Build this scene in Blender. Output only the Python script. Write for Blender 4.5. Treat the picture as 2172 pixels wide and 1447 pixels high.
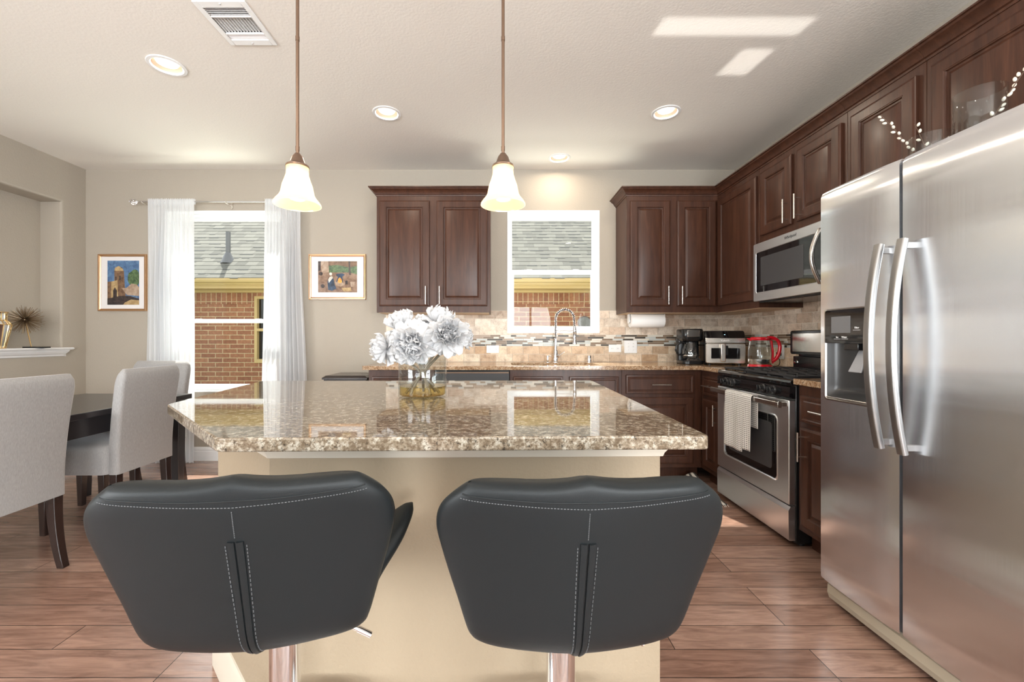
import bpy, math, random
from mathutils import Vector, Matrix
PI = math.pi
sc = bpy.context.scene
COL = sc.collection
for _o in list(bpy.data.objects):
    bpy.data.objects.remove(_o)

# ------------------------------------------------------------------ camera
F_PX = 890.0
cam_d = bpy.data.cameras.new('camera')
cam_d.sensor_fit = 'HORIZONTAL'
cam_d.sensor_width = 36.0
cam_d.lens = 36.0 * F_PX / 2172.0
cam_d.shift_x = 31.0 / 2172.0
cam_d.shift_y = -4.5 / 2172.0
cam_d.clip_start = 0.02
cam = bpy.data.objects.new('camera', cam_d)
COL.objects.link(cam)
cam.location = (0, 0, 1.146)
cam.rotation_euler = (PI / 2, 0, 0)
sc.camera = cam

# ------------------------------------------------------------------ world, sun, exposure
world = bpy.data.worlds.new('sky')
sc.world = world
world.use_nodes = True
wn = world.node_tree.nodes
wl = world.node_tree.links
wn.clear()
w_out = wn.new('ShaderNodeOutputWorld')
w_bg = wn.new('ShaderNodeBackground')
w_sky = wn.new('ShaderNodeTexSky')
w_sky.sky_type = 'NISHITA'
w_sky.sun_disc = False
w_sky.sun_elevation = math.radians(58)
w_sky.sun_rotation = math.radians(-22)
w_sky.dust_density = 3.0
w_hsv = wn.new('ShaderNodeHueSaturation')
w_hsv.inputs['Saturation'].default_value = 0.2
wl.new(w_sky.outputs[0], w_hsv.inputs['Color'])
wl.new(w_hsv.outputs[0], w_bg.inputs[0])
w_bg.inputs[1].default_value = 0.42
wl.new(w_bg.outputs[0], w_out.inputs[0])

sun_d = bpy.data.lights.new('sun', 'SUN')
sun_d.energy = 10.0
sun_d.angle = math.radians(0.6)
sun_d.color = (1.0, 0.96, 0.9)
sun = bpy.data.objects.new('sun', sun_d)
COL.objects.link(sun)
sun.location = (-3, 9, 12)
sun.rotation_euler = Vector((0.42, -1.0, -1.52)).to_track_quat('-Z', 'Y').to_euler()

def area_lamp(name, loc, direction, w, h, power, color):
    d = bpy.data.lights.new(name, 'AREA')
    d.shape = 'RECTANGLE'
    d.size = w
    d.size_y = h
    d.energy = power
    d.color = color
    o = bpy.data.objects.new(name, d)
    COL.objects.link(o)
    o.location = loc
    o.rotation_euler = Vector(direction).to_track_quat('-Z', 'Y').to_euler()
    return o

# area lamps added at unseen rear and side windows to brighten the room
area_lamp('rear_fill_lamp', (-1.9, -4.72, 1.35), (0, 0.6, 1), 2.6, 2.0, 105, (0.92, 0.97, 1.0))
area_lamp('rear_fill_lamp', (1.0, -4.72, 1.35), (0.35, 1.3, 1), 1.6, 2.0, 230, (0.92, 0.97, 1.0))
area_lamp('side_fill_lamp', (2.40, -2.2, 1.35), (-1, 0.35, 0.5), 2.2, 1.8, 170, (0.92, 0.97, 1.0))
area_lamp('side_fill_lamp', (-4.05, -1.6, 1.35), (1, 0.6, 0.7), 2.2, 1.8, 175, (0.92, 0.97, 1.0))
# upward area lamp added outside, in place of sunlight bounced off the ground
area_lamp('ground_fill_lamp', (-1.0, 4.85, -0.25), (0, -0.35, 1), 7.0, 1.2, 260, (1.0, 0.96, 0.90))

# narrow-beam lamps added over the worktop, imitating mirrored sun patches on the ceiling
for (_x, _y, _w, _h, _p) in ((0.72, 3.29, 0.74, 0.105, 0.12), (0.945, 3.57, 0.17, 0.19, 0.05)):
    _o = area_lamp('ceiling_patch_lamp', (_x, _y, 1.0), (0.42, -1.0, 1.52), _w, _h, _p, (1.0, 0.97, 0.92))
    _o.data.spread = math.radians(1.4)
    _b = Vector((0.42, -1.0, 1.52)).normalized()
    _u = (Vector((1, 0, 0)) - _b * _b.x).normalized()
    _o.rotation_euler = Matrix((_u, (-_b).cross(_u), -_b)).transposed().to_euler()

sc.view_settings.view_transform = 'Standard'
sc.view_settings.look = 'None'
sc.view_settings.exposure = 0.48
sc.view_settings.gamma = 1.0
sc.view_settings.use_curve_mapping = False
cy = sc.cycles
cy.max_bounces = 10
cy.diffuse_bounces = 5
cy.glossy_bounces = 5
cy.transmission_bounces = 8
cy.transparent_max_bounces = 16
cy.sample_clamp_indirect = 6.0
cy.blur_glossy = 0.5
cy.use_denoising = True

# ------------------------------------------------------------------ key measures
D = 3.956            # back wall
XL, XR = -3.88, 2.236
YB = -4.6            # wall behind the camera
ZC = 2.742
CT = 0.93            # worktop height
rnd = random.Random(7)

# ------------------------------------------------------------------ material helpers
def new_mat(name):
    m = bpy.data.materials.new(name)
    m.use_nodes = True
    nt = m.node_tree
    b = nt.nodes['Principled BSDF']
    return m, nt, b

def N(nt, typ, **kw):
    n = nt.nodes.new(typ)
    for k, v in kw.items():
        setattr(n, k, v)
    return n

def coords(nt, scale=(1, 1, 1), kind='Object', rot=(0, 0, 0)):
    tc = N(nt, 'ShaderNodeTexCoord')
    mp = N(nt, 'ShaderNodeMapping')
    mp.inputs['Scale'].default_value = scale
    mp.inputs['Rotation'].default_value = rot
    nt.links.new(tc.outputs[kind], mp.inputs[0])
    return mp.outputs[0]

def ramp(nt, fac, stops, interp='LINEAR'):
    r = N(nt, 'ShaderNodeValToRGB')
    r.color_ramp.interpolation = interp
    el = r.color_ramp.elements
    while len(el) < len(stops):
        el.new(0.5)
    for e, (p, c) in zip(el, stops):
        e.position = p
        e.color = (c[0], c[1], c[2], 1) if hasattr(c, '__len__') else (c, c, c, 1)
    nt.links.new(fac, r.inputs[0])
    return r.outputs[0]

def noise(nt, vec, scale, detail=4, rough=0.5, dist=0.0):
    n = N(nt, 'ShaderNodeTexNoise')
    n.inputs['Scale'].default_value = scale
    n.inputs['Detail'].default_value = detail
    n.inputs['Roughness'].default_value = rough
    n.inputs['Distortion'].default_value = dist
    if vec is not None:
        nt.links.new(vec, n.inputs['Vector'])
    return n.outputs['Fac']

def mix(nt, fac, a, b, blend='MIX'):
    m = N(nt, 'ShaderNodeMix', data_type='RGBA', blend_type=blend)
    for sock, v in ((m.inputs[0], fac), (m.inputs[6], a), (m.inputs[7], b)):
        if isinstance(v, (int, float)):
            sock.default_value = v
        elif isinstance(v, tuple):
            sock.default_value = (v[0], v[1], v[2], 1)
        else:
            nt.links.new(v, sock)
    return m.outputs[2]

def bump(nt, b, height, strength=0.2, dist=0.01):
    n = N(nt, 'ShaderNodeBump')
    n.inputs['Strength'].default_value = strength
    n.inputs['Distance'].default_value = dist
    nt.links.new(height, n.inputs['Height'])
    nt.links.new(n.outputs[0], b.inputs['Normal'])

def plain(name, col, rough=0.5, metal=0.0, coat=0.0, emit=None, estr=0.0, spec=0.5, var=0.0):
    m, nt, b = new_mat(name)
    if var:
        v = noise(nt, coords(nt), 6.0, 3)
        c = ramp(nt, v, [(0.3, tuple(x * (1 - var) for x in col)), (0.7, tuple(min(1, x * (1 + var)) for x in col))])
        nt.links.new(c, b.inputs['Base Color'])
    else:
        b.inputs['Base Color'].default_value = (*col, 1)
    b.inputs['Roughness'].default_value = rough
    b.inputs['Metallic'].default_value = metal
    b.inputs['Coat Weight'].default_value = coat
    b.inputs['Coat Roughness'].default_value = 0.05
    b.inputs['Specular IOR Level'].default_value = spec
    if emit:
        b.inputs['Emission Color'].default_value = (*emit, 1)
        b.inputs['Emission Strength'].default_value = estr
    return m

def paint(name, col, scale=90, strength=0.12):
    m, nt, b = new_mat(name)
    vec = coords(nt)
    b.inputs['Base Color'].default_value = (*col, 1)
    b.inputs['Roughness'].default_value = 0.75
    b.inputs['Specular IOR Level'].default_value = 0.25
    h = noise(nt, vec, scale, 3, 0.5)
    bump(nt, b, h, strength, 0.01)
    return m

M = {}
M['wall'] = paint('wall_paint', (0.41, 0.365, 0.305), 110, 0.2)
M['island_paint'] = paint('island_paint', (0.30, 0.238, 0.165), 110, 0.2)
M['ceiling'] = paint('ceiling_paint', (0.82, 0.785, 0.73), 80, 0.12)
M['white'] = plain('white_trim_paint', (0.82, 0.82, 0.82), 0.35)
M['vinyl'] = plain('white_window_vinyl', (0.85, 0.87, 0.88), 0.3)
M['trim_cream'] = plain('cream_trim_paint', (0.55, 0.50, 0.42), 0.4)
M['black_plastic'] = plain('black_plastic', (0.012, 0.012, 0.013), 0.22)
M['black_matt'] = plain('black_matt', (0.02, 0.02, 0.022), 0.5)
M['black_gloss'] = plain('black_glass', (0.006, 0.006, 0.007), 0.04, coat=0.5)
M['grey_plastic'] = plain('grey_plastic', (0.16, 0.16, 0.165), 0.4)
M['screen_grey'] = plain('screen_grey', (0.06, 0.06, 0.063), 0.25)
M['fridge_handle'] = plain('satin_stainless_handle', (0.36, 0.355, 0.35), 0.36, 1.0)
M['baffle'] = plain('downlight_baffle', (0.50, 0.38, 0.30), 0.5)
M['chrome'] = plain('chrome', (0.82, 0.82, 0.84), 0.06, 1.0)
M['nickel'] = plain('brushed_nickel', (0.72, 0.68, 0.63), 0.25, 1.0)
M['bronze'] = plain('brushed_bronze', (0.24, 0.16, 0.115), 0.32, 0.9)
M['gold'] = plain('gold_metal', (0.86, 0.62, 0.30), 0.18, 1.0)
M['copper'] = plain('copper_gilt_frame', (0.72, 0.45, 0.26), 0.28, 1.0)
M['plastic_white'] = plain('white_plastic', (0.85, 0.85, 0.84), 0.3)
M['paper'] = plain('paper_towel', (0.9, 0.9, 0.89), 0.85)
M['mat_board'] = plain('mat_board', (0.80, 0.77, 0.76), 0.8)
M['red'] = plain('red_plastic', (0.62, 0.008, 0.02), 0.2, coat=0.4)
M['leather'] = None
M['dark_wood'] = plain('dark_stained_leg', (0.022, 0.012, 0.010), 0.25, coat=0.3)
M['table'] = plain('dark_table', (0.025, 0.022, 0.024), 0.3, coat=0.25)
M['beige_plastic'] = plain('beige_plastic', (0.42, 0.36, 0.27), 0.4)
M['stem'] = plain('flower_stem', (0.15, 0.115, 0.075), 0.6)
M['twig'] = plain('twig', (0.10, 0.055, 0.035), 0.6)
M['catkin'] = plain('catkin', (0.78, 0.72, 0.62), 0.9)
M['interior_wood'] = plain('cabinet_underside', (0.62, 0.45, 0.28), 0.5)
M['shadow'] = plain('dark_recess', (0.01, 0.01, 0.01), 0.9)

def mat_wood():
    m, nt, b = new_mat('cherry_stained_maple')
    v1 = coords(nt, (9, 9, 0.9))
    n1 = noise(nt, v1, 3.0, 6, 0.6, 0.6)
    v2 = coords(nt, (60, 60, 2.0))
    n2 = noise(nt, v2, 4.0, 3, 0.5)
    c1 = ramp(nt, n1, [(0.28, (0.043, 0.016, 0.009)), (0.52, (0.070, 0.027, 0.0150)), (0.78, (0.100, 0.040, 0.023))])
    c2 = mix(nt, 0.35, c1, ramp(nt, n2, [(0.3, 0.35), (0.7, 1.0)]), 'MULTIPLY')
    nt.links.new(c2, b.inputs['Base Color'])
    b.inputs['Roughness'].default_value = 0.38
    b.inputs['Specular IOR Level'].default_value = 0.35
    b.inputs['Coat Weight'].default_value = 0.06
    b.inputs['Coat Roughness'].default_value = 0.22
    bump(nt, b, n2, 0.04, 0.003)
    return m
M['wood'] = mat_wood()

def mat_floor():
    m, nt, b = new_mat('hand_scraped_hardwood')
    vec = coords(nt)
    br = N(nt, 'ShaderNodeTexBrick')
    br.offset = 0.43
    br.offset_frequency = 3
    br.inputs['Scale'].default_value = 1.0
    br.inputs['Brick Width'].default_value = 1.15
    br.inputs['Row Height'].default_value = 0.129
    br.inputs['Mortar Size'].default_value = 0.0016
    br.inputs['Mortar Smooth'].default_value = 0.2
    br.inputs['Bias'].default_value = 0.0
    br.inputs['Color1'].default_value = (0, 0, 0, 1)
    br.inputs['Color2'].default_value = (1, 1, 1, 1)
    br.inputs['Mortar'].default_value = (0.5, 0.5, 0.5, 1)
    nt.links.new(vec, br.inputs['Vector'])
    v1 = coords(nt, (1.6, 13, 1))
    n1 = noise(nt, v1, 2.4, 6, 0.6, 1.2)
    v2 = coords(nt, (4, 60, 1))
    n2 = noise(nt, v2, 2.0, 4, 0.6, 0.4)
    plank = mix(nt, 1.0, (0.24, 0.140, 0.104), (0.40, 0.260, 0.205))
    plank_n = plank.node
    nt.links.new(br.outputs['Color'], plank_n.inputs[0])
    c = mix(nt, 0.75, plank, ramp(nt, n1, [(0.3, (0.52, 0.44, 0.40)), (0.7, (1.3, 1.26, 1.22))]), 'MULTIPLY')
    c = mix(nt, 0.4, c, ramp(nt, n2, [(0.3, 0.55), (0.65, 1.0)]), 'MULTIPLY')
    c = mix(nt, br.outputs['Fac'], c, (0.012, 0.006, 0.004))
    nt.links.new(c, b.inputs['Base Color'])
    b.inputs['Roughness'].default_value = 0.24
    b.inputs['Coat Weight'].default_value = 0.3
    b.inputs['Coat Roughness'].default_value = 0.16
    # scraped ripples across the boards
    v3 = coords(nt, (2.2, 48, 1))
    n3 = noise(nt, v3, 1.0, 2, 0.5, 0.5)
    inv = N(nt, 'ShaderNodeMath', operation='SUBTRACT')
    inv.inputs[0].default_value = 1.0
    nt.links.new(br.outputs['Fac'], inv.inputs[1])
    add = N(nt, 'ShaderNodeMath', operation='MULTIPLY_ADD')
    nt.links.new(n3, add.inputs[0])
    add.inputs[1].default_value = 0.7
    nt.links.new(inv.outputs[0], add.inputs[2])
    bump(nt, b, add.outputs[0], 0.35, 0.004)
    return m
M['floor'] = mat_floor()

def mat_granite(name, base, mid, dark, light, s=1.0, rough=0.035):
    m, nt, b = new_mat(name)
    vec = coords(nt)
    a = noise(nt, vec, 26 * s, 5, 0.65)
    c = noise(nt, vec, 75 * s, 4, 0.6)
    d = noise(nt, coords(nt, (1, 1, 1), 'Object', (0.4, 0.7, 0.2)), 45 * s, 5, 0.7, 0.6)
    vo = N(nt, 'ShaderNodeTexVoronoi')
    vo.inputs['Scale'].default_value = 150 * s
    nt.links.new(vec, vo.inputs['Vector'])
    g = ramp(nt, a, [(0.36, mid), (0.5, base), (0.62, light)])
    g = mix(nt, ramp(nt, c, [(0.50, 0.0), (0.60, 0.85)]), g, mid)
    g = mix(nt, ramp(nt, d, [(0.56, 0.0), (0.64, 0.9)]), g, dark)
    g = mix(nt, 0.35, g, mix(nt, 0.5, g, ramp(nt, vo.outputs['Color'], [(0.2, 0.35), (0.8, 1.3)]), 'MULTIPLY'))
    nt.links.new(g, b.inputs['Base Color'])
    b.inputs['Roughness'].default_value = rough
    b.inputs['Specular IOR Level'].default_value = 0.75
    return m
M['granite'] = mat_granite('granite_gold_brown', (0.25, 0.20, 0.145), (0.125, 0.090, 0.058), (0.030, 0.024, 0.018), (0.44, 0.40, 0.33), 2.2)
M['granite_back'] = mat_granite('granite_back_counter', (0.42, 0.28, 0.17), (0.24, 0.13, 0.065), (0.04, 0.022, 0.014), (0.60, 0.46, 0.32), 2.2, 0.10)

M['cavity'] = plain('dark_grey_cavity', (0.035, 0.035, 0.036), 0.3)
M['paddle'] = plain('paddle_grey', (0.35, 0.35, 0.36), 0.3)
def mat_steel(name, col=(0.60, 0.61, 0.62), rough=0.26, aniso=0.75, streak=(300, 300, 3), wavy=0):
    m, nt, b = new_mat(name)
    b.inputs['Base Color'].default_value = (*col, 1)
    b.inputs['Metallic'].default_value = 1.0
    b.inputs['Anisotropic'].default_value = aniso
    b.inputs['Anisotropic Rotation'].default_value = 0.0
    tg = N(nt, 'ShaderNodeTangent', direction_type='RADIAL', axis='Z')
    nt.links.new(tg.outputs[0], b.inputs['Tangent'])
    n = noise(nt, coords(nt, streak), 1.0, 2, 0.5)
    r = ramp(nt, n, [(0.3, rough * 0.93), (0.7, rough * 1.07)])
    nt.links.new(r, b.inputs['Roughness'])
    if wavy:
        w_ = noise(nt, coords(nt, (0.5, 0.5, 4.5)), 1.3, 2, 0.5, 0.3)
        bump(nt, b, w_, wavy, 0.02)
    return m
M['steel'] = mat_steel('brushed_stainless', (0.86, 0.89, 0.93), 0.22, 0.9, wavy=0.15)
M['steel_range'] = mat_steel('brushed_stainless_range', (0.78, 0.79, 0.81), 0.34, 0.5, (3, 3, 300))
M['steel_handle'] = mat_steel('handle_stainless', (0.60, 0.58, 0.55), 0.22, 0.0)

def mat_leather():
    m, nt, b = new_mat('charcoal_leatherette')
    vo = N(nt, 'ShaderNodeTexVoronoi')
    vo.inputs['Scale'].default_value = 900
    nt.links.new(coords(nt), vo.inputs['Vector'])
    b.inputs['Base Color'].default_value = (0.0085, 0.0108, 0.0120, 1)
    b.inputs['Roughness'].default_value = 0.47
    b.inputs['Specular IOR Level'].default_value = 0.27
    b.inputs['Sheen Weight'].default_value = 0.0
    b.inputs['Sheen Roughness'].default_value = 0.4
    bump(nt, b, vo.outputs['Distance'], 0.10, 0.001)
    return m
M['leather'] = mat_leather()
M['thread'] = plain('grey_thread', (0.10, 0.105, 0.11), 0.7)

def mat_velvet():
    m, nt, b = new_mat('grey_velvet')
    n = noise(nt, coords(nt, (260, 260, 60)), 1.0, 3, 0.6)
    c = ramp(nt, n, [(0.3, (0.275, 0.268, 0.265)), (0.7, (0.345, 0.338, 0.336))])
    nt.links.new(c, b.inputs['Base Color'])
    b.inputs['Roughness'].default_value = 0.85
    b.inputs['Sheen Weight'].default_value = 0.7
    b.inputs['Sheen Roughness'].default_value = 0.3
    b.inputs['Sheen Tint'].default_value = (0.95, 0.93, 0.95, 1)
    bump(nt, b, n, 0.1, 0.001)
    return m
M['velvet'] = mat_velvet()

def mat_pane(name='window_glass', ior=1.3, col=(0.96, 0.98, 0.96)):
    m, nt, b = new_mat(name)
    nt.nodes.remove(b)
    out = nt.nodes['Material Output']
    t = N(nt, 'ShaderNodeBsdfTransparent')
    t.inputs[0].default_value = (*col, 1)
    g = N(nt, 'ShaderNodeBsdfGlossy')
    g.inputs['Roughness'].default_value = 0.01
    fr = N(nt, 'ShaderNodeFresnel')
    fr.inputs[0].default_value = ior
    mx = N(nt, 'ShaderNodeMixShader')
    ge = N(nt, 'ShaderNodeNewGeometry')
    mu = N(nt, 'ShaderNodeMath', operation='MULTIPLY_ADD')
    mu.inputs[1].default_value = -1.0
    mu.inputs[2].default_value = 1.0
    nt.links.new(ge.outputs['Backfacing'], mu.inputs[0])
    m3 = N(nt, 'ShaderNodeMath', operation='MULTIPLY')
    nt.links.new(mu.outputs[0], m3.inputs[0])
    nt.links.new(fr.outputs[0], m3.inputs[1])
    nt.links.new(m3.outputs[0], mx.inputs[0])
    nt.links.new(t.outputs[0], mx.inputs[1])
    nt.links.new(g.outputs[0], mx.inputs[2])
    nt.links.new(mx.outputs[0], out.inputs[0])
    return m
M['carafe_glass'] = mat_pane('carafe_glass', 1.9, (0.93, 0.94, 0.94))
M['pane'] = mat_pane()
M['picture_glass'] = mat_pane('picture_glass', 1.35, (0.99, 0.99, 0.99))

def mat_glass(name, col=(1, 1, 1), ior=1.45, rough=0.0):
    m, nt, b = new_mat(name)
    b.inputs['Base Color'].default_value = (*col, 1)
    b.inputs['Transmission Weight'].default_value = 1.0
    b.inputs['Roughness'].default_value = rough
    b.inputs['IOR'].default_value = ior
    return m
M['glass'] = mat_pane('clear_glass', 1.6, (0.955, 0.975, 0.975))
M['water'] = mat_pane('amber_water', 1.33, (0.94, 0.82, 0.52))

def mat_sheer():
    m, nt, b = new_mat('sheer_white_voile')
    nt.nodes.remove(b)
    out = nt.nodes['Material Output']
    d = N(nt, 'ShaderNodeBsdfDiffuse')
    d.inputs[0].default_value = (0.78, 0.79, 0.81, 1)
    tl = N(nt, 'ShaderNodeBsdfTranslucent')
    tl.inputs[0].default_value = (0.80, 0.81, 0.83, 1)
    tr = N(nt, 'ShaderNodeBsdfTransparent')
    m1 = N(nt, 'ShaderNodeMixShader')
    m1.inputs[0].default_value = 0.34
    nt.links.new(d.outputs[0], m1.inputs[1])
    nt.links.new(tl.outputs[0], m1.inputs[2])
    m2 = N(nt, 'ShaderNodeMixShader')
    m2.inputs[0].default_value = 0.80
    nt.links.new(tr.outputs[0], m2.inputs[1])
    nt.links.new(m1.outputs[0], m2.inputs[2])
    nt.links.new(m2.outputs[0], out.inputs[0])
    return m
M['sheer'] = mat_sheer()

def mat_petal():
    m, nt, b = new_mat('white_petal')
    nt.nodes.remove(b)
    out = nt.nodes['Material Output']
    d = N(nt, 'ShaderNodeBsdfDiffuse')
    d.inputs[0].default_value = (0.69, 0.69, 0.70, 1)
    tl = N(nt, 'ShaderNodeBsdfTranslucent')
    tl.inputs[0].default_value = (0.69, 0.69, 0.70, 1)
    m1 = N(nt, 'ShaderNodeMixShader')
    m1.inputs[0].default_value = 0.3
    nt.links.new(d.outputs[0], m1.inputs[1])
    nt.links.new(tl.outputs[0], m1.inputs[2])
    nt.links.new(m1.outputs[0], out.inputs[0])
    return m
M['petal'] = mat_petal()

def mat_shade():
    m, nt, b = new_mat('lit_amber_glass_shade')
    nt.nodes.remove(b)
    out = nt.nodes['Material Output']
    tl = N(nt, 'ShaderNodeBsdfTranslucent')
    tl.inputs[0].default_value = (0.95, 0.85, 0.64, 1)
    gl = N(nt, 'ShaderNodeBsdfGlossy')
    gl.inputs['Roughness'].default_value = 0.15
    em = N(nt, 'ShaderNodeEmission')
    em.inputs[0].default_value = (1.0, 0.84, 0.56, 1)
    em.inputs[1].default_value = 0.30
    m1 = N(nt, 'ShaderNodeMixShader')
    m1.inputs[0].default_value = 0.06
    ad = N(nt, 'ShaderNodeAddShader')
    nt.links.new(tl.outputs[0], m1.inputs[1])
    nt.links.new(gl.outputs[0], m1.inputs[2])
    nt.links.new(m1.outputs[0], ad.inputs[0])
    nt.links.new(em.outputs[0], ad.inputs[1])
    nt.links.new(ad.outputs[0], out.inputs[0])
    return m
M['shade'] = mat_shade()
M['bulb'] = plain('lit_bulb', (1, 1, 1), 0.5, emit=(1.0, 0.93, 0.78), estr=3.0)
M['lens'] = plain('lit_downlight_lens', (1, 1, 1), 0.5, emit=(1.0, 0.90, 0.74), estr=1.8)

def mat_brick(name, soldier=False):
    m, nt, b = new_mat(name)
    tc = N(nt, 'ShaderNodeTexCoord')
    sp = N(nt, 'ShaderNodeSeparateXYZ')
    cb = N(nt, 'ShaderNodeCombineXYZ')
    nt.links.new(tc.outputs['Object'], sp.inputs[0])
    nt.links.new(sp.outputs['X'], cb.inputs['Z' if soldier == 'x' else 'X'])
    nt.links.new(sp.outputs['Z'], cb.inputs['Y'])
    br = N(nt, 'ShaderNodeTexBrick')
    br.offset = 0.0 if soldier else 0.5
    br.inputs['Scale'].default_value = 1.0
    br.inputs['Brick Width'].default_value = 0.090 if soldier else 0.255
    br.inputs['Row Height'].default_value = 0.30 if soldier else 0.081
    br.inputs['Mortar Size'].default_value = 0.007
    br.inputs['Mortar Smooth'].default_value = 0.3
    br.inputs['Color1'].default_value = (0.34, 0.150, 0.085, 1)
    br.inputs['Color2'].default_value = (0.24, 0.095, 0.055, 1)
    br.inputs['Mortar'].default_value = (0.50, 0.38, 0.24, 1)
    nt.links.new(cb.outputs[0], br.inputs['Vector'])
    n = noise(nt, cb.outputs[0], 22, 4, 0.6)
    c = mix(nt, 0.5, br.outputs['Color'], ramp(nt, n, [(0.3, 0.6), (0.7, 1.3)]), 'MULTIPLY')
    nt.links.new(c, b.inputs['Base Color'])
    b.inputs['Roughness'].default_value = 0.9
    inv = N(nt, 'ShaderNodeMath', operation='SUBTRACT')
    inv.inputs[0].default_value = 1.0
    nt.links.new(br.outputs['Fac'], inv.inputs[1])
    bump(nt, b, inv.outputs[0], 0.6, 0.01)
    return m
M['brick'] = mat_brick('red_brick')
M['soldier'] = mat_brick('soldier_brick', True)

def mat_shingle():
    m, nt, b = new_mat('asphalt_shingle')
    vec = coords(nt)
    br = N(nt, 'ShaderNodeTexBrick')
    br.offset = 0.37
    br.offset_frequency = 2
    br.inputs['Scale'].default_value = 1.0
    br.inputs['Brick Width'].default_value = 0.19
    br.inputs['Row Height'].default_value = 0.143
    br.inputs['Mortar Size'].default_value = 0.0
    br.inputs['Color1'].default_value = (0.150, 0.145, 0.125, 1)
    br.inputs['Color2'].default_value = (0.085, 0.083, 0.072, 1)
    nt.links.new(vec, br.inputs['Vector'])
    n = noise(nt, vec, 140, 3, 0.7)
    c = mix(nt, 0.6, br.outputs['Color'], ramp(nt, n, [(0.3, 0.6), (0.7, 1.35)]), 'MULTIPLY')
    nt.links.new(c, b.inputs['Base Color'])
    b.inputs['Roughness'].default_value = 0.95
    return m
M['shingle'] = mat_shingle()
M['shingle_dark'] = plain('shingle_shadow_line', (0.05, 0.052, 0.05), 0.95)
M['fascia'] = plain('ochre_fascia', (0.50, 0.36, 0.17), 0.6)
M['grass'] = plain('grass', (0.10, 0.16, 0.04), 0.95, var=0.4)

def mat_tile():
    m, nt, b = new_mat('travertine_tile')
    at = N(nt, 'ShaderNodeVertexColor', layer_name='tone')
    v = noise(nt, coords(nt), 16, 6, 0.65, 0.4)
    v2 = noise(nt, coords(nt), 120, 3, 0.6)
    c = mix(nt, 0.75, at.outputs['Color'], ramp(nt, v, [(0.32, (0.52, 0.42, 0.34)), (0.5, (0.95, 0.92, 0.88)), (0.72, (1.25, 1.25, 1.25))]), 'MULTIPLY')
    c = mix(nt, 0.4, c, ramp(nt, v2, [(0.35, 0.55), (0.5, 1.0)]), 'MULTIPLY')
    nt.links.new(c, b.inputs['Base Color'])
    b.inputs['Roughness'].default_value = 0.5
    bump(nt, b, v2, 0.15, 0.002)
    return m
M['tile'] = mat_tile()
M['grout'] = plain('grout', (0.70, 0.62, 0.52), 0.9)
M['mosaic'] = None

def mat_mosaic():
    m, nt, b = new_mat('glass_mosaic')
    at = N(nt, 'ShaderNodeVertexColor', layer_name='tone')
    nt.links.new(at.outputs['Color'], b.inputs['Base Color'])
    b.inputs['Roughness'].default_value = 0.3
    b.inputs['Specular IOR Level'].default_value = 0.3
    return m
M['mosaic'] = mat_mosaic()

def mat_towel():
    m, nt, b = new_mat('black_dotted_white_towel')
    tc = N(nt, 'ShaderNodeTexCoord')
    mp = N(nt, 'ShaderNodeMapping')
    mp.inputs['Scale'].default_value = (24, 40, 1)
    nt.links.new(tc.outputs['UV'], mp.inputs[0])
    fr = N(nt, 'ShaderNodeVectorMath', operation='FRACTION')
    nt.links.new(mp.outputs[0], fr.inputs[0])
    sb = N(nt, 'ShaderNodeVectorMath', operation='SUBTRACT')
    sb.inputs[1].default_value = (0.5, 0.5, 0)
    nt.links.new(fr.outputs[0], sb.inputs[0])
    ab = N(nt, 'ShaderNodeVectorMath', operation='ABSOLUTE')
    nt.links.new(sb.outputs[0], ab.inputs[0])
    sx = N(nt, 'ShaderNodeSeparateXYZ')
    nt.links.new(ab.outputs[0], sx.inputs[0])
    mxm = N(nt, 'ShaderNodeMath', operation='MAXIMUM')
    nt.links.new(sx.outputs[0], mxm.inputs[0])
    nt.links.new(sx.outputs[1], mxm.inputs[1])
    lt = N(nt, 'ShaderNodeMath', operation='LESS_THAN')
    lt.inputs[1].default_value = 0.24
    nt.links.new(mxm.outputs[0], lt.inputs[0])
    c = mix(nt, 0.5, (0.80, 0.78, 0.74), (0.03, 0.03, 0.03))
    nt.links.new(lt.outputs[0], c.node.inputs[0])
    nt.links.new(c, b.inputs['Base Color'])
    b.inputs['Roughness'].default_value = 0.9
    return m
M['towel'] = mat_towel()

def mat_rug():
    m, nt, b = new_mat('striped_rug')
    wv = N(nt, 'ShaderNodeTexWave', wave_type='BANDS', bands_direction='X')
    wv.inputs['Scale'].default_value = 9
    wv.inputs['Distortion'].default_value = 1.5
    wv.inputs['Detail'].default_value = 3
    nt.links.new(coords(nt), wv.inputs['Vector'])
    c = ramp(nt, wv.outputs['Fac'], [(0.35, (0.06, 0.055, 0.05)), (0.5, (0.6, 0.57, 0.52))])
    nt.links.new(c, b.inputs['Base Color'])
    b.inputs['Roughness'].default_value = 0.95
    return m
M['rug'] = mat_rug()

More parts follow.
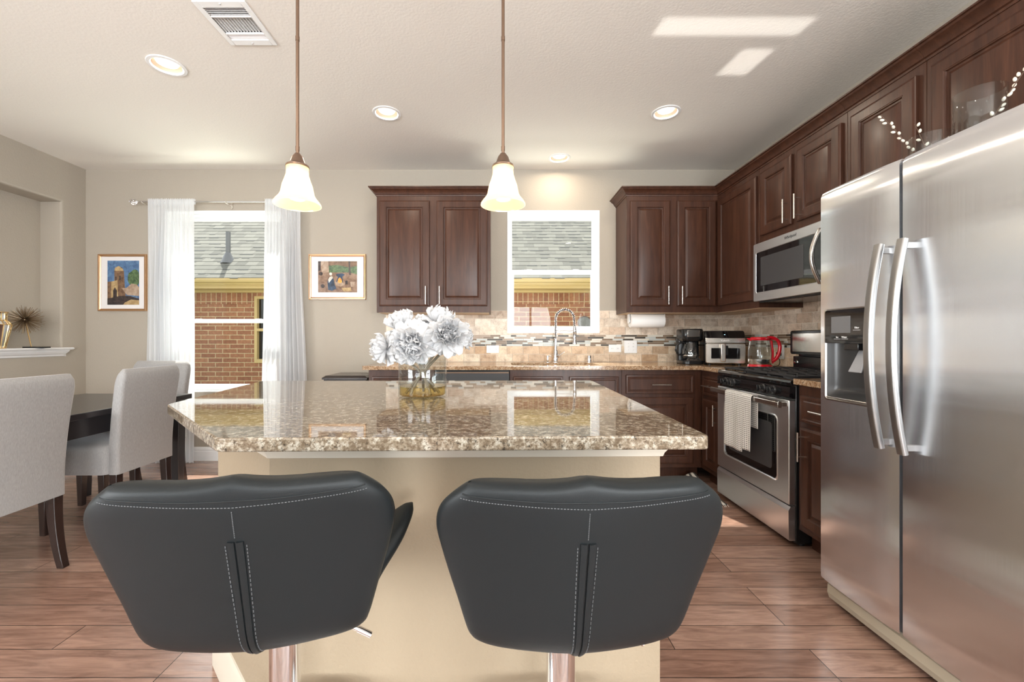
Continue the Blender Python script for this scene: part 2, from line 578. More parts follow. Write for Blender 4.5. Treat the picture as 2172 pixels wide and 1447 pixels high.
# ------------------------------------------------------------------ mesh builder
class MB:
    def __init__(self):
        self.v, self.f, self.m, self.T = [], [], [], None
        self.tone = []
        self.uv = None
    def add(self, verts, faces, m=0, tone=None):
        o = len(self.v)
        if self.T is not None:
            verts = [self.T @ Vector(p) for p in verts]
        self.v += [tuple(p) for p in verts]
        for f in faces:
            self.f.append(tuple(i + o for i in f))
            self.m.append(m)
            self.tone.append(tone)
        return o
    def box(self, x0, y0, z0, x1, y1, z1, m=0, tone=None):
        if x0 > x1: x0, x1 = x1, x0
        if y0 > y1: y0, y1 = y1, y0
        if z0 > z1: z0, z1 = z1, z0
        v = [(x0, y0, z0), (x1, y0, z0), (x1, y1, z0), (x0, y1, z0), (x0, y0, z1), (x1, y0, z1), (x1, y1, z1), (x0, y1, z1)]
        self.add(v, [(0, 3, 2, 1), (4, 5, 6, 7), (0, 1, 5, 4), (1, 2, 6, 5), (2, 3, 7, 6), (3, 0, 4, 7)], m, tone)
        return self
    def prism(self, pts, a0, a1, axis='z', m=0):
        def P(p, a):
            if axis == 'z': return (p[0], p[1], a)
            if axis == 'y': return (p[0], a, p[1])
            return (a, p[0], p[1])
        n = len(pts)
        area = sum(pts[i][0] * pts[(i + 1) % n][1] - pts[(i + 1) % n][0] * pts[i][1] for i in range(n))
        if (area < 0) != (axis == 'y'):
            pts = pts[::-1]
        v = [P(p, a0) for p in pts] + [P(p, a1) for p in pts]
        f = [tuple(range(n))[::-1], tuple(range(n, 2 * n))]
        f += [(i, (i + 1) % n, n + (i + 1) % n, n + i) for i in range(n)]
        if a1 < a0:
            f = [t[::-1] for t in f]
        self.add(v, f, m)
        return self
    def loft(self, loops, closed=True, cap0=True, cap1=True, m=0, cyc=False):
        n = len(loops[0])
        v = [p for l in loops for p in l]
        f = []
        L = len(loops)
        for k in range(L if cyc else L - 1):
            k2 = (k + 1) % L
            for i in range(n if closed else n - 1):
                j = (i + 1) % n
                f.append((k * n + i, k * n + j, k2 * n + j, k2 * n + i))
        if not cyc:
            if cap0: f.append(tuple(range(n))[::-1])
            if cap1: f.append(tuple((L - 1) * n + i for i in range(n)))
        self.add(v, f, m)
        return self
    def lathe(self, prof, c=(0, 0, 0), seg=32, cap0=True, cap1=True, m=0, axis='z', cyc=False):
        loops = []
        for r, z in prof:
            lp = []
            for i in range(seg):
                a = 2 * PI * i / seg
                x, y = r * math.cos(a), r * math.sin(a)
                if axis == 'z': lp.append((c[0] + x, c[1] + y, c[2] + z))
                elif axis == 'y': lp.append((c[0] + y, c[1] + z, c[2] + x))
                else: lp.append((c[0] + z, c[1] + x, c[2] + y))
            loops.append(lp)
        return self.loft(loops, True, cap0, cap1, m, cyc)
    def tube(self, path, r, seg=12, m=0, caps=True, sx=1.0):
        pts = [Vector(p) for p in path]
        rs = r if hasattr(r, '__len__') else [r] * len(pts)
        t0 = (pts[1] - pts[0]).normalized()
        up = Vector((0, 0, 1)) if abs(t0.z) < 0.9 else Vector((1, 0, 0))
        nrm = t0.cross(up).normalized()
        loops = []
        for i, p in enumerate(pts):
            a = pts[max(0, i - 1)]
            b = pts[min(len(pts) - 1, i + 1)]
            t = (b - a).normalized()
            nrm = (nrm - t * nrm.dot(t)).normalized()
            bn = t.cross(nrm)
            loops.append([tuple(p + (nrm * math.cos(2 * PI * k / seg) * sx + bn * math.sin(2 * PI * k / seg)) * rs[i]) for k in range(seg)])
        return self.loft(loops, True, caps, caps, m)
    def grid(self, fn, nu, nv, m=0):
        v = [fn(i / nu, j / nv) for j in range(nv + 1) for i in range(nu + 1)]
        w = nu + 1
        f = [(j * w + i, j * w + i + 1, (j + 1) * w + i + 1, (j + 1) * w + i) for j in range(nv) for i in range(nu)]
        self.add(v, f, m)
        return self
    def build(self, name, mats, parent=None, bevel=0, seg=2, smooth=True, angle=38, loc=None, rz=None, solid=0):
        me = bpy.data.meshes.new(name)
        me.from_pydata(self.v, [], self.f)
        mats = mats if isinstance(mats, (list, tuple)) else [mats]
        for x in mats:
            me.materials.append(M[x] if isinstance(x, str) else x)
        me.polygons.foreach_set('material_index', self.m)
        if any(t is not None for t in self.tone):
            ca = me.color_attributes.new('tone', 'FLOAT_COLOR', 'CORNER')
            k = 0
            for pi_, p in enumerate(me.polygons):
                t = self.tone[pi_] or (1, 1, 1)
                for _ in range(p.loop_total):
                    ca.data[k].color = (t[0], t[1], t[2], 1)
                    k += 1
        if self.uv:
            ul = me.uv_layers.new(name='UVMap')
            for l in me.loops:
                ul.data[l.index].uv = self.uv[l.vertex_index]
        if smooth:
            me.polygons.foreach_set('use_smooth', [True] * len(me.polygons))
            me.update()
            me.set_sharp_from_angle(angle=math.radians(angle))
        me.update()
        o = bpy.data.objects.new(name, me)
        COL.objects.link(o)
        if parent is not None:
            o.parent = parent
        if loc is not None:
            o.location = loc
        if rz is not None:
            o.rotation_euler = (0, 0, rz)
        if solid:
            s = o.modifiers.new('solid', 'SOLIDIFY')
            s.thickness = solid
            s.offset = 0
        if bevel:
            b = o.modifiers.new('bevel', 'BEVEL')
            b.width = bevel
            b.segments = seg
            b.limit_method = 'ANGLE'
            b.angle_limit = math.radians(40)
            b.harden_normals = False
        return o

def tag(o, label=None, cat=None, group=None, kind=None):
    if label: o['label'] = label
    if cat: o['category'] = cat
    if group: o['group'] = group
    if kind: o['kind'] = kind
    return o

def thing(name, label, cat, loc=(0, 0, 0), rz=0, group=None):
    o = bpy.data.objects.new(name, None)
    COL.objects.link(o)
    o.empty_display_size = 0.1
    o.location = loc
    o.rotation_euler = (0, 0, rz)
    return tag(o, label, cat, group)

def struct(name, mb, mats, **kw):
    return tag(mb.build(name, mats, **kw), kind='structure')

def copy_tree(o, parent=None):
    c = o.copy()
    COL.objects.link(c)
    c.parent = parent
    for ch in [x for x in bpy.data.objects if x.parent == o]:
        if ch is not c:
            copy_tree(ch, c)
    return c

def text_mesh(body, size, depth=0.0006):
    cu = bpy.data.curves.new('lettering', 'FONT')
    cu.body = body
    cu.size = size
    cu.align_x = 'CENTER'
    cu.align_y = 'CENTER'
    cu.extrude = depth
    ob = bpy.data.objects.new('lettering', cu)
    COL.objects.link(ob)
    dg = bpy.context.evaluated_depsgraph_get()
    me = bpy.data.meshes.new_from_object(ob.evaluated_get(dg))
    bpy.data.objects.remove(ob)
    bpy.data.curves.remove(cu)
    return me

def lettering(name, body, size, mat, parent, loc, rot=(PI / 2, 0, 0), shear=0.0):
    me = text_mesh(body, size)
    if shear:
        for v in me.vertices:
            v.co.x += shear * v.co.y
    me.materials.clear()
    me.materials.append(M[mat])
    o = bpy.data.objects.new(name, me)
    COL.objects.link(o)
    o.parent = parent
    o.location = loc
    o.rotation_euler = rot
    return o

def lerp(a, b, t):
    return a + (b - a) * t

def smooth01(t):
    t = max(0.0, min(1.0, t))
    return t * t * (3 - 2 * t)

def rrect(x0, z0, x1, z1, r, n=6):
    pts = []
    for cx, cz, a0 in ((x1 - r, z1 - r, 0), (x0 + r, z1 - r, PI / 2), (x0 + r, z0 + r, PI), (x1 - r, z0 + r, 1.5 * PI)):
        for k in range(n + 1):
            a = a0 + PI / 2 * k / n
            pts.append((cx + r * math.cos(a), cz + r * math.sin(a)))
    return pts
#@@STRUCTURE
# ================================================================== THE ROOM
def cut(o, cutters):
    for c in cutters:
        m = o.modifiers.new('cut', 'BOOLEAN')
        m.operation = 'DIFFERENCE'
        m.solver = 'EXACT'
        m.object = c
    bpy.context.view_layer.update()
    dg = bpy.context.evaluated_depsgraph_get()
    me = bpy.data.meshes.new_from_object(o.evaluated_get(dg))
    o.modifiers.clear()
    o.data = me
    for c in cutters:
        bpy.data.objects.remove(c)

W1 = (-3.124, -2.03, 0.644, 2.355)
W2 = (0.0933, 0.962, 1.20, 2.357)
mb = MB()
y0, y1 = D, D + 0.16
mb.box(XL - 0.3, y0, -0.1, W1[0], y1, ZC + 0.1)
mb.box(W1[0], y0, -0.1, W1[1], y1, W1[2])
mb.box(W1[0], y0, W1[3], W1[1], y1, ZC + 0.1)
mb.box(W1[1], y0, -0.1, W2[0], y1, ZC + 0.1)
mb.box(W2[0], y0, -0.1, W2[1], y1, W2[2])
mb.box(W2[0], y0, W2[3], W2[1], y1, ZC + 0.1)
mb.box(W2[1], y0, -0.1, XR + 0.15, y1, ZC + 0.1)
struct('wall_back', mb, 'wall', smooth=False)

mb = MB()
mb.box(XR, -1.0, -0.1, XR + 0.15, D, ZC + 0.1)
mb.box(XR, YB, -0.1, XR + 0.15, -3.4, ZC + 0.1)
mb.box(XR, -3.4, -0.1, XR + 0.15, -1.0, 0.45)
mb.box(XR, -3.4, 2.4, XR + 0.15, -1.0, ZC + 0.1)
struct('wall_right', mb, 'wall', smooth=False)

# left wall with its display niche (rounded plaster corners)
mb = MB()
NY0, NY1, NZ0, NZ1 = 1.9, 3.737, 1.05, 2.368
def rc(y0, z0, y1, z1, x):
    return [(x, y0, z0), (x, y0, z1), (x, y1, z1), (x, y1, z0)]
r = 0.022
loops = [rc(1.4, -0.1, D, ZC + 0.1, XL - 0.3), rc(1.4, -0.1, D, ZC + 0.1, XL), rc(NY0 - r, NZ0 - r, NY1 + r, NZ1 + r, XL)]
for k in range(1, 6):
    a = PI / 2 * k / 5
    e = r * (1 - math.sin(a))
    loops.append(rc(NY0 - e, NZ0 - e, NY1 + e, NZ1 + e, XL - r * (1 - math.cos(a))))
loops.append(rc(NY0, NZ0, NY1, NZ1, XL - 0.19))
mb.loft(loops)
mb.box(XL - 0.15, YB, -0.1, XL, -2.8, ZC + 0.1)
mb.box(XL - 0.15, -0.4, -0.1, XL, 1.4, ZC + 0.1)
mb.box(XL - 0.15, -2.8, -0.1, XL, -0.4, 0.45)
mb.box(XL - 0.15, -2.8, 2.4, XL, -0.4, ZC + 0.1)
struct('wall_left', mb, 'wall', smooth=True, angle=60)

mb = MB()
mb.box(XL - 0.15, YB - 0.1, -0.1, -3.2, YB, ZC + 0.1)
mb.box(-0.6, YB - 0.1, -0.1, 0.2, YB, ZC + 0.1)
mb.box(1.8, YB - 0.1, -0.1, XR + 0.15, YB, ZC + 0.1)
for a, b in ((-3.2, -0.6), (0.2, 1.8)):
    mb.box(a, YB - 0.1, -0.1, b, YB, 0.45)
    mb.box(a, YB - 0.1, 2.45, b, YB, ZC + 0.1)
struct('wall_rear', mb, 'wall', smooth=False)

mb = MB()
mb.box(XL - 0.3, YB - 0.1, -0.1, XR + 0.15, D + 0.02, 0)
struct('floor', mb, 'floor', smooth=False)

CANS = [(-1.928, 2.449), (-0.782, 2.966), (1.187, 2.956), (0.545, 3.70),
        (1.187, 1.1), (-0.9, 0.3), (-2.6, 0.2), (0.6, -1.6), (-1.6, -2.2)]  # downlights on this row are unseen, added to brighten the room
ceil = MB().box(XL - 0.3, YB - 0.1, ZC, XR + 0.15, D + 0.16, ZC + 0.1).build('ceiling', 'ceiling', smooth=False)
tag(ceil, kind='structure')
cutters = []
for x, y in CANS:
    cutters.append(MB().lathe([(0.078, ZC - 0.05), (0.078, ZC + 0.08)], (x, y, 0), 40).build('cutter', 'ceiling'))
VX0, VX1, VY0, VY1 = -1.442, -1.190, 1.975, 2.272
cutters.append(MB().box(VX0 + 0.02, VY0 + 0.02, ZC - 0.05, VX1 - 0.02, VY1 - 0.02, ZC + 0.07).build('cutter', 'ceiling'))
cut(ceil, cutters)

def baseboard(name, x0, x1, flip=False):
    mb = MB()
    pr = [(D, 0), (D - 0.016, 0), (D - 0.016, 0.085), (D - 0.012, 0.095), (D - 0.013, 0.105), (D - 0.006, 0.122), (D, 0.128)]
    mb.prism(pr, x0, x1, 'x')
    struct(name, mb, 'white', smooth=False)
baseboard('baseboard_back', XL, -1.04)
mb = MB()
mb.prism([(XL, 0), (XL + 0.016, 0), (XL + 0.016, 0.085), (XL + 0.006, 0.122), (XL, 0.128)], YB, D, 'y')
struct('baseboard_left', mb, 'white', smooth=False)

# white ledge under the niche
mb = MB()
xs = XL
prof = [(xs - 0.19, 1.07), (xs + 0.062, 1.07), (xs + 0.068, 1.062), (xs + 0.062, 1.052), (xs + 0.045, 1.048), (xs + 0.042, 1.036), (xs + 0.030, 1.018), (xs + 0.018, 1.008), (xs + 0.014, 0.996), (xs, 0.990), (xs, 1.049), (xs - 0.19, 1.049)]
yend = 3.775
loops = []
for (yy, k) in ((1.8, 0), (yend, 1)):
    lp = []
    for (x, z) in prof:
        ex = 0.0
        if k and x > xs:
            ex = (x - xs) * 0.9 - 0.05
        if k and x <= xs - 0.1:
            ex = 3.736 - yend
        lp.append((x, yy + ex, z))
    loops.append(lp)
mb.loft(loops)
struct('trim_1', mb, 'white', smooth=False)

# ---------------------------------------------------------------- windows
def window(name, W, rail_z, inset=0.075, fr=0.030):
    x0, x1, z0, z1 = W
    mb = MB()
    t = 0.010
    # painted jamb liner with narrow face edge
    for a in ((x0, z0, x0 + t, z1), (x1 - t, z0, x1, z1), (x0 + t, z1 - t, x1 - t, z1), (x0 + t, z0, x1 - t, z0 + t)):
        mb.box(a[0], D - 0.004, a[1], a[2], D + 0.14, a[3])
    # fixed outer frame
    f = 0.026
    for a in ((x0 + t, z0 + t, x0 + t + f, z1 - t), (x1 - t - f, z0 + t, x1 - t, z1 - t), (x0 + t + f, z1 - t - f, x1 - t - f, z1 - t), (x0 + t + f, z0 + t, x1 - t - f, z0 + t + f)):
        mb.box(a[0], D + inset, a[1], a[2], D + inset + 0.06, a[3])
    fo = struct(name, mb, 'vinyl', smooth=False)
    a0, a1 = x0 + t + f, x1 - t - f
    def sash(nm, za, zb, y, w, wb, wt):
        s = MB()
        s.box(a0, y, za, a0 + w, y + 0.03, zb)
        s.box(a1 - w, y, za, a1, y + 0.03, zb)
        s.box(a0 + w, y, zb - wt, a1 - w, y + 0.03, zb)
        s.box(a0 + w, y, za, a1 - w, y + 0.03, za + wb)
        so = s.build(nm, 'vinyl', fo, smooth=False)
        g = MB().box(a0 + w - 0.004, y + 0.012, za + wb - 0.004, a1 - w + 0.004, y + 0.016, zb - wt + 0.004)
        g.build('pane', 'pane', so, smooth=False)
        return so
    sash('upper_sash', rail_z - 0.005, z1 - t - f, D + inset + 0.028, 0.012, 0.025, 0.03)
    lo = sash('lower_sash', z0 + t + f, rail_z + 0.032, D + inset + 0.0, 0.030, 0.03, 0.036)
    lk = MB()
    for q in (0.22, 0.78):
        xx = lerp(a0, a1, q)
        lk.box(xx - 0.03, D + inset - 0.014, rail_z + 0.02, xx + 0.03, D + inset + 0.004, rail_z + 0.034)
    lk.build('sash_lock', 'vinyl', lo, bevel=0.004)
    return fo
window('window_1', W1, 1.305, 0.075)
window('window_2', W2, 1.775, 0.06)
for i, (a, b) in enumerate(((-3.2, -0.6), (0.2, 1.8))):  # unseen rear windows, added to let light in
    mb = MB()
    for q in (a, (a + b) / 2 - 0.03, b - 0.06):
        mb.box(q, YB - 0.08, 0.45, q + 0.06, YB - 0.02, 2.45)
    for z in (0.45, 1.4, 2.39):
        mb.box(a, YB - 0.08, z, b, YB - 0.02, z + 0.06)
    struct('window_%d' % (3 + i), mb, 'vinyl', smooth=False)
mb = MB()  # unseen right-hand window, added to light the left wall and chair backs
for q in (-3.4, -2.23, -1.06):
    mb.box(XR + 0.04, q, 0.45, XR + 0.1, q + 0.06, 2.4)
for z in (0.45, 1.4, 2.34):
    mb.box(XR + 0.04, -3.4, z, XR + 0.1, -1.0, z + 0.06)
struct('window_5', mb, 'vinyl', smooth=False)
mb = MB()  # unseen left-hand window, added for light towards the right of the ceiling
for q in (-2.8, -1.63, -0.46):
    mb.box(XL - 0.1, q, 0.45, XL - 0.04, q + 0.06, 2.4)
for z in (0.45, 1.4, 2.34):
    mb.box(XL - 0.1, -2.8, z, XL - 0.04, -0.4, z + 0.06)
struct('window_6', mb, 'vinyl', smooth=False)

# ---------------------------------------------------------------- backsplash
def clip(x0, z0, x1, z1, hole):
    if hole is None: return [(x0, z0, x1, z1)]
    hx0, hz0, hx1, hz1 = hole
    if x1 <= hx0 or x0 >= hx1 or z1 <= hz0 or z0 >= hz1: return [(x0, z0, x1, z1)]
    out = []
    if x0 < hx0: out.append((x0, z0, hx0, z1))
    if x1 > hx1: out.append((hx1, z0, x1, z1))
    if z0 < hz0: out.append((max(x0, hx0), z0, min(x1, hx1), hz0))
    return out

def backsplash(name, length, hole, seed, ztop=1.412):
    """local: x along the wall, tiles stand out towards -y, z up"""
    r_ = random.Random(seed)
    mb = MB()
    for p in clip(0, CT, length, ztop, hole):
        mb.box(p[0], -0.004, p[1], p[2], 0, p[3], 0)
    g = 0.0022
    warm = [(0.62, 0.49, 0.36), (0.52, 0.375, 0.25), (0.45, 0.30, 0.18), (0.66, 0.55, 0.42), (0.57, 0.43, 0.30)]
    cool = [(0.62, 0.53, 0.44), (0.56, 0.46, 0.37), (0.66, 0.58, 0.49), (0.50, 0.39, 0.30)]
    rows = [(CT + 0.0, 1.002, warm), (1.002, 1.078, warm), (1.184, 1.260, cool), (1.260, 1.336, cool), (1.336, ztop, cool)]
    for k, (za, zb, pal) in enumerate(rows):
        x = -0.152 * (0.5 if k % 2 else 0.17)
        while x < length:
            t = r_.choice(pal)
            j = r_.uniform(1.0, 1.3)
            t = tuple(c * j for c in t)
            for p in clip(max(0, x) + g, za + g, min(length, x + 0.152) - g, zb - g, hole):
                if p[2] - p[0] > 0.008 and p[3] - p[1] > 0.004:
                    mb.box(p[0], -0.010, p[1], p[2], -0.003, p[3], 1, t)
            x += 0.152
    z = 1.079
    pal = [((0.055, 0.042, 0.030), 3), ((0.20, 0.135, 0.085), 4), ((0.52, 0.55, 0.53), 4), ((0.70, 0.66, 0.58), 3), ((0.36, 0.27, 0.20), 2)]
    bag = [c for c, n in pal for _ in range(n)]
    last = None
    for k in range(6):
        x = -r_.uniform(0, 0.12)
        while x < length:
            w = r_.choice((0.05, 0.098, 0.098, 0.148))
            c = r_.choice(bag)
            while c == last: c = r_.choice(bag)
            last = c
            a, b = max(0, x) + g * 0.7, min(length, x + w) - g * 0.7
            if b - a > 0.004:
                mb.box(a, -0.0105, z + g * 0.7, b, -0.003, z + 0.0173 - g * 0.7, 2, c)
            x += w
        z += 0.0173
    return tag(mb.build(name, ['grout', 'tile', 'mosaic'], None, smooth=False), kind='structure')
b1 = backsplash('backsplash_back', XR - (-1.05), (W2[0] + 1.05, W2[2], W2[1] + 1.05, 3), 3)
b1.location = (-1.05, D, 0)
b2 = backsplash('backsplash_right', D - 1.80, None, 9)
b2.location = (XR, D, 0)
b2.rotation_euler = (0, 0, -PI / 2)

# ================================================================== OUTSIDE
mb = MB()
mb.box(-14, D + 0.16, -0.5, 12, 12.0, -0.32)
tag(mb.build('lawn', 'grass', smooth=False), kind='structure')

hs = thing('neighbouring_house', 'brick house with grey shingle roof and ochre eaves seen through both windows', 'house', (0, 7.4, 0))
hx0, hx1 = -11.0, 7.0
wmb = MB()
nx0, nx1, nz0, nz1 = -4.28, -3.45, 0.72, 1.90
wmb.box(hx0, 0, -0.4, nx0, 0.2, 1.785)
wmb.box(nx1, 0, -0.4, hx1, 0.2, 1.785)
wmb.box(nx0, 0, -0.4, nx1, 0.2, nz0)
wmb.build('brick_wall', 'brick', hs, smooth=False)
smb = MB()
smb.box(hx0, -0.012, 1.76, nx0, 0.2, 2.02)
smb.box(nx1, -0.012, 1.76, hx1, 0.2, 2.02)
smb.box(nx0, -0.012, nz1, nx1, 0.2, 2.02)
smb.build('soldier_course', 'soldier', hs, smooth=False)
fmb = MB()
fmb.prism([(0.0, 1.995), (-0.34, 1.995), (-0.34, 2.03), (-0.36, 2.04), (-0.36, 2.07), (0, 2.07)], hx0, hx1, 'x')
fmb.prism([(-0.36, 2.055), (-0.385, 2.055), (-0.40, 2.08), (-0.46, 2.09), (-0.475, 2.12), (-0.475, 2.15), (-0.36, 2.15)], hx0, hx1, 'x')
fmb.prism([(-0.02, 1.955), (-0.05, 1.96), (-0.055, 1.998), (0.0, 1.998)], hx0, hx1, 'x')
fmb.build('eaves', 'fascia', hs, smooth=False)
wf = MB()
for a in ((nx0, nz0, nx0 + 0.05, nz1), (nx1 - 0.05, nz0, nx1, nz1), (nx0 + 0.05, nz1 - 0.05, nx1 - 0.05, nz1), (nx0 + 0.05, nz0, nx1 - 0.05, nz0 + 0.07), (nx0 + 0.05, 1.28, nx1 - 0.05, 1.33)):
    wf.box(a[0], -0.02, a[1], a[2], 0.06, a[3])
wfo = wf.build('window_frame', 'fascia', hs, bevel=0.004)
MB().box(nx0 + 0.05, 0.05, nz0 + 0.05, nx1 - 0.05, 0.06, nz1 - 0.05).build('pane', 'black_gloss', wfo, smooth=False)
rf = MB()
sl = math.radians(38)
for k in range(38):
    ya, yb = k * 0.143, (k + 1) * 0.143 + 0.02
    rf.prism([(ya, -0.03), (yb, -0.03), (yb, 0.0), (ya, 0.004)], hx0, hx1, 'x')
# laminated tabs standing proud of each course, their shadow put into the dark colour
rr = random.Random(4)
for k in range(30):
    x = -6.2 + rr.uniform(0, 0.3)
    while x < 3.2:
        w = rr.uniform(0.10, 0.24)
        if rr.random() < 0.55:
            ya = k * 0.143
            rf.box(x, ya - 0.022, -0.002, x + w, ya + 0.004, 0.0048, 1)
        x += w + rr.uniform(0.05, 0.2)
rfo = rf.build('roof', ['shingle', 'shingle_dark'], hs, smooth=False)
rfo.location = (0, -0.47, 2.155)
rfo.rotation_euler = (sl, 0, 0)
vp = MB()
vc = (-4.72, 0.78, 0)
def roofpt(x, s):
    return (x, -0.47 + s * math.cos(sl), 2.155 + s * math.sin(sl))
px, py, pz = roofpt(-4.76, 0.62)
vp.tube([(px, py, pz - 0.05), (px, py, pz + 0.50)], 0.038, 16)
vp.lathe([(0.12, -0.06), (0.075, 0.06), (0.045, 0.13)], (px, py, pz), 20)
vp.build('vent_pipe', 'grey_plastic', hs)
vd = MB()
vd.lathe([(0.0, -0.05), (0.10, -0.05), (0.115, -0.03), (0.115, 0.0)], (1.53, 0, 1.43), 28, axis='y')
vd.build('wall_vent', 'grey_plastic', hs)

# ================================================================== CEILING FITTINGS
cl_labels = ['round recessed downlight at the far left, left of the ceiling vent and largest in view',
             'round recessed downlight between the two hanging pendants',
             'round recessed downlight below the bright patches on the right of the ceiling',
             'small round recessed downlight above the kitchen window, nearest the back wall']
can_group = 'recessed ceiling downlights'
first_can = None
for i, (x, y) in enumerate(CANS):
    if first_can is None:
        t = thing('recessed_light', cl_labels[0], 'ceiling light', (x, y, ZC), 0, can_group)
        MB().lathe([(0.076, 0.0), (0.096, 0.001), (0.099, -0.003), (0.096, -0.006), (0.080, -0.007), (0.075, -0.002), (0.0745, 0.03), (0.076, 0.03)], (0, 0, 0), 48, False, False, cyc=True).build('trim_ring', 'white', t)
        MB().lathe([(0.0745, 0.0), (0.066, 0.042), (0.068, 0.043), (0.0765, 0.002)], (0, 0, 0), 48, False, False, cyc=True).build('baffle', 'baffle', t)
        MB().lathe([(0.055, 0.045), (0.062, 0.028), (0.054, 0.013), (0.032, 0.006), (0.0, 0.004)], (0, 0, 0), 40, True, False).build('lens', 'lens', t)
        ld = bpy.data.lights.new('downlight_lamp', 'AREA')
        ld.shape = 'DISK'
        ld.size = 0.085
        ld.energy = 3.2
        ld.color = (1.0, 0.86, 0.68)
        lo = bpy.data.objects.new('downlight_lamp', ld)
        COL.objects.link(lo)
        lo.parent = t
        lo.location = (0, 0, 0.003)
        first_can = t
    else:
        t = copy_tree(first_can)
        t.location = (x, y, ZC)
        t['label'] = cl_labels[i] if i < 4 else 'unseen round recessed downlight overhead or behind the viewer, added to brighten the room'

# air vent
t = thing('ceiling_vent', 'white rectangular air vent register at the top edge of the ceiling', 'vent', (0, 0, 0))
mb = MB()
a, b, c, d = VX0, VX1, VY0, VY1
w = 0.026
for q in ((a, c, a + w, d), (b - w, c, b, d), (a + w, c, b - w, c + 0.040), (a + w, d - 0.040, b - w, d)):
    mb.box(q[0], q[1], ZC - 0.007, q[2], q[3], ZC - 0.0005)
yA, yB = c + 0.040 + 0.055, d - 0.040 - 0.045
for yy in (yA, yB):
    mb.box(a + w, yy, ZC - 0.006, b - w, yy + 0.008, ZC + 0.004)
mb.build('frame', 'white', t, bevel=0.002)
mb = MB()
n = 13
for k in range(n):
    xx = lerp(a + w + 0.006, b - w - 0.006, k / (n - 1))
    mb.T = Matrix.Translation((xx, (yA + yB) / 2 + 0.004, ZC + 0.006)) @ Matrix.Rotation(math.radians(18), 4, 'Y')
    mb.box(-0.0012, -(yB - yA) / 2 + 0.005, -0.006, 0.0012, (yB - yA) / 2 - 0.004, 0.006)
for (s0, s1, n2, ang) in ((c + 0.040, yA, 5, -40), (yB + 0.008, d - 0.040, 4, 40)):
    for k in range(n2):
        yy = lerp(s0 + 0.006, s1 - 0.004, k / (n2 - 1))
        mb.T = Matrix.Translation(((a + b) / 2, yy, ZC + 0.004)) @ Matrix.Rotation(math.radians(ang), 4, 'X')
        mb.box(-(b - a) / 2 + w, -0.001, -0.008, (b - a) / 2 - w, 0.001, 0.008)
mb.T = None
mb.build('louvres', 'white', t, smooth=False)
for yy in (c + 0.015, d - 0.015):
    mb = MB()
    mb.lathe([(0.0, -0.010), (0.004, -0.009), (0.005, -0.007)], ((a + b) / 2, yy, ZC), 12, False, False)
    mb.build('screw', 'chrome', t)
MB().box(a + 0.021, c + 0.021, ZC + 0.03, b - 0.021, d - 0.021, ZC + 0.034).build('duct', 'black_matt', t, smooth=False)

# pendants
def pendant(label, x, y):
    t = thing('pendant_lamp', label, 'pendant light', (x, y, 0), 0, 'bell pendants over the island')
    zb = 1.655
    MB().lathe([(0.0, ZC - 0.03), (0.02, ZC - 0.028), (0.055, ZC - 0.012), (0.06, ZC - 0.001), (0.0, ZC - 0.001)], (0, 0, 0), 32, False, False).build('canopy', 'bronze', t)
    rodm = MB()
    rodm.tube([(0, 0, ZC - 0.01), (0, 0, 1.835)], 0.0062, 14)
    for zz in (2.28, 1.865):
        rodm.tube([(0, 0, zz - 0.008), (0, 0, zz + 0.008)], 0.0075, 14)
    rodm.build('rod', 'bronze', t)
    MB().lathe([(0.0, 1.848), (0.010, 1.846), (0.020, 1.832), (0.027, 1.812), (0.031, 1.806), (0.041, 1.800), (0.042, 1.793), (0.030, 1.790), (0.0, 1.790)], (0, 0, 0), 40, False, False).build('cap', 'bronze', t)
    pr = [(0.0415, 1.797), (0.039, 1.785), (0.040, 1.765), (0.046, 1.745), (0.053, 1.725), (0.057, 1.705), (0.0595, 1.692), (0.066, 1.680), (0.076, 1.668), (0.0835, 1.657), (0.0845, 1.651)]
    inn = [(r_ - 0.003, z) for r_, z in pr[::-1]]
    MB().lathe(pr + inn, (0, 0, 0), 56, False, False, cyc=True).build('shade', 'shade', t, angle=70)
    MB().lathe([(0.0, 1.675), (0.018, 1.678), (0.028, 1.690), (0.030, 1.705), (0.022, 1.728), (0.014, 1.745), (0.013, 1.775), (0.0, 1.775)], (0, 0, 0), 24, False, False).build('bulb', 'bulb', t)
    ld = bpy.data.lights.new('pendant_bulb', 'POINT')
    ld.energy = 1.5
    ld.color = (1.0, 0.80, 0.55)
    ld.shadow_soft_size = 0.028
    lo = bpy.data.objects.new('pendant_bulb', ld)
    COL.objects.link(lo)
    lo.parent = t
    lo.location = (0, 0, 1.664)
pendant('bell pendant lamp on a bronze rod, hanging in front of the white curtain', -0.755, 1.585)
pendant('bell pendant lamp on bronze rod, in front of the wall cabinet near the kitchen window', 0.0215, 1.585)
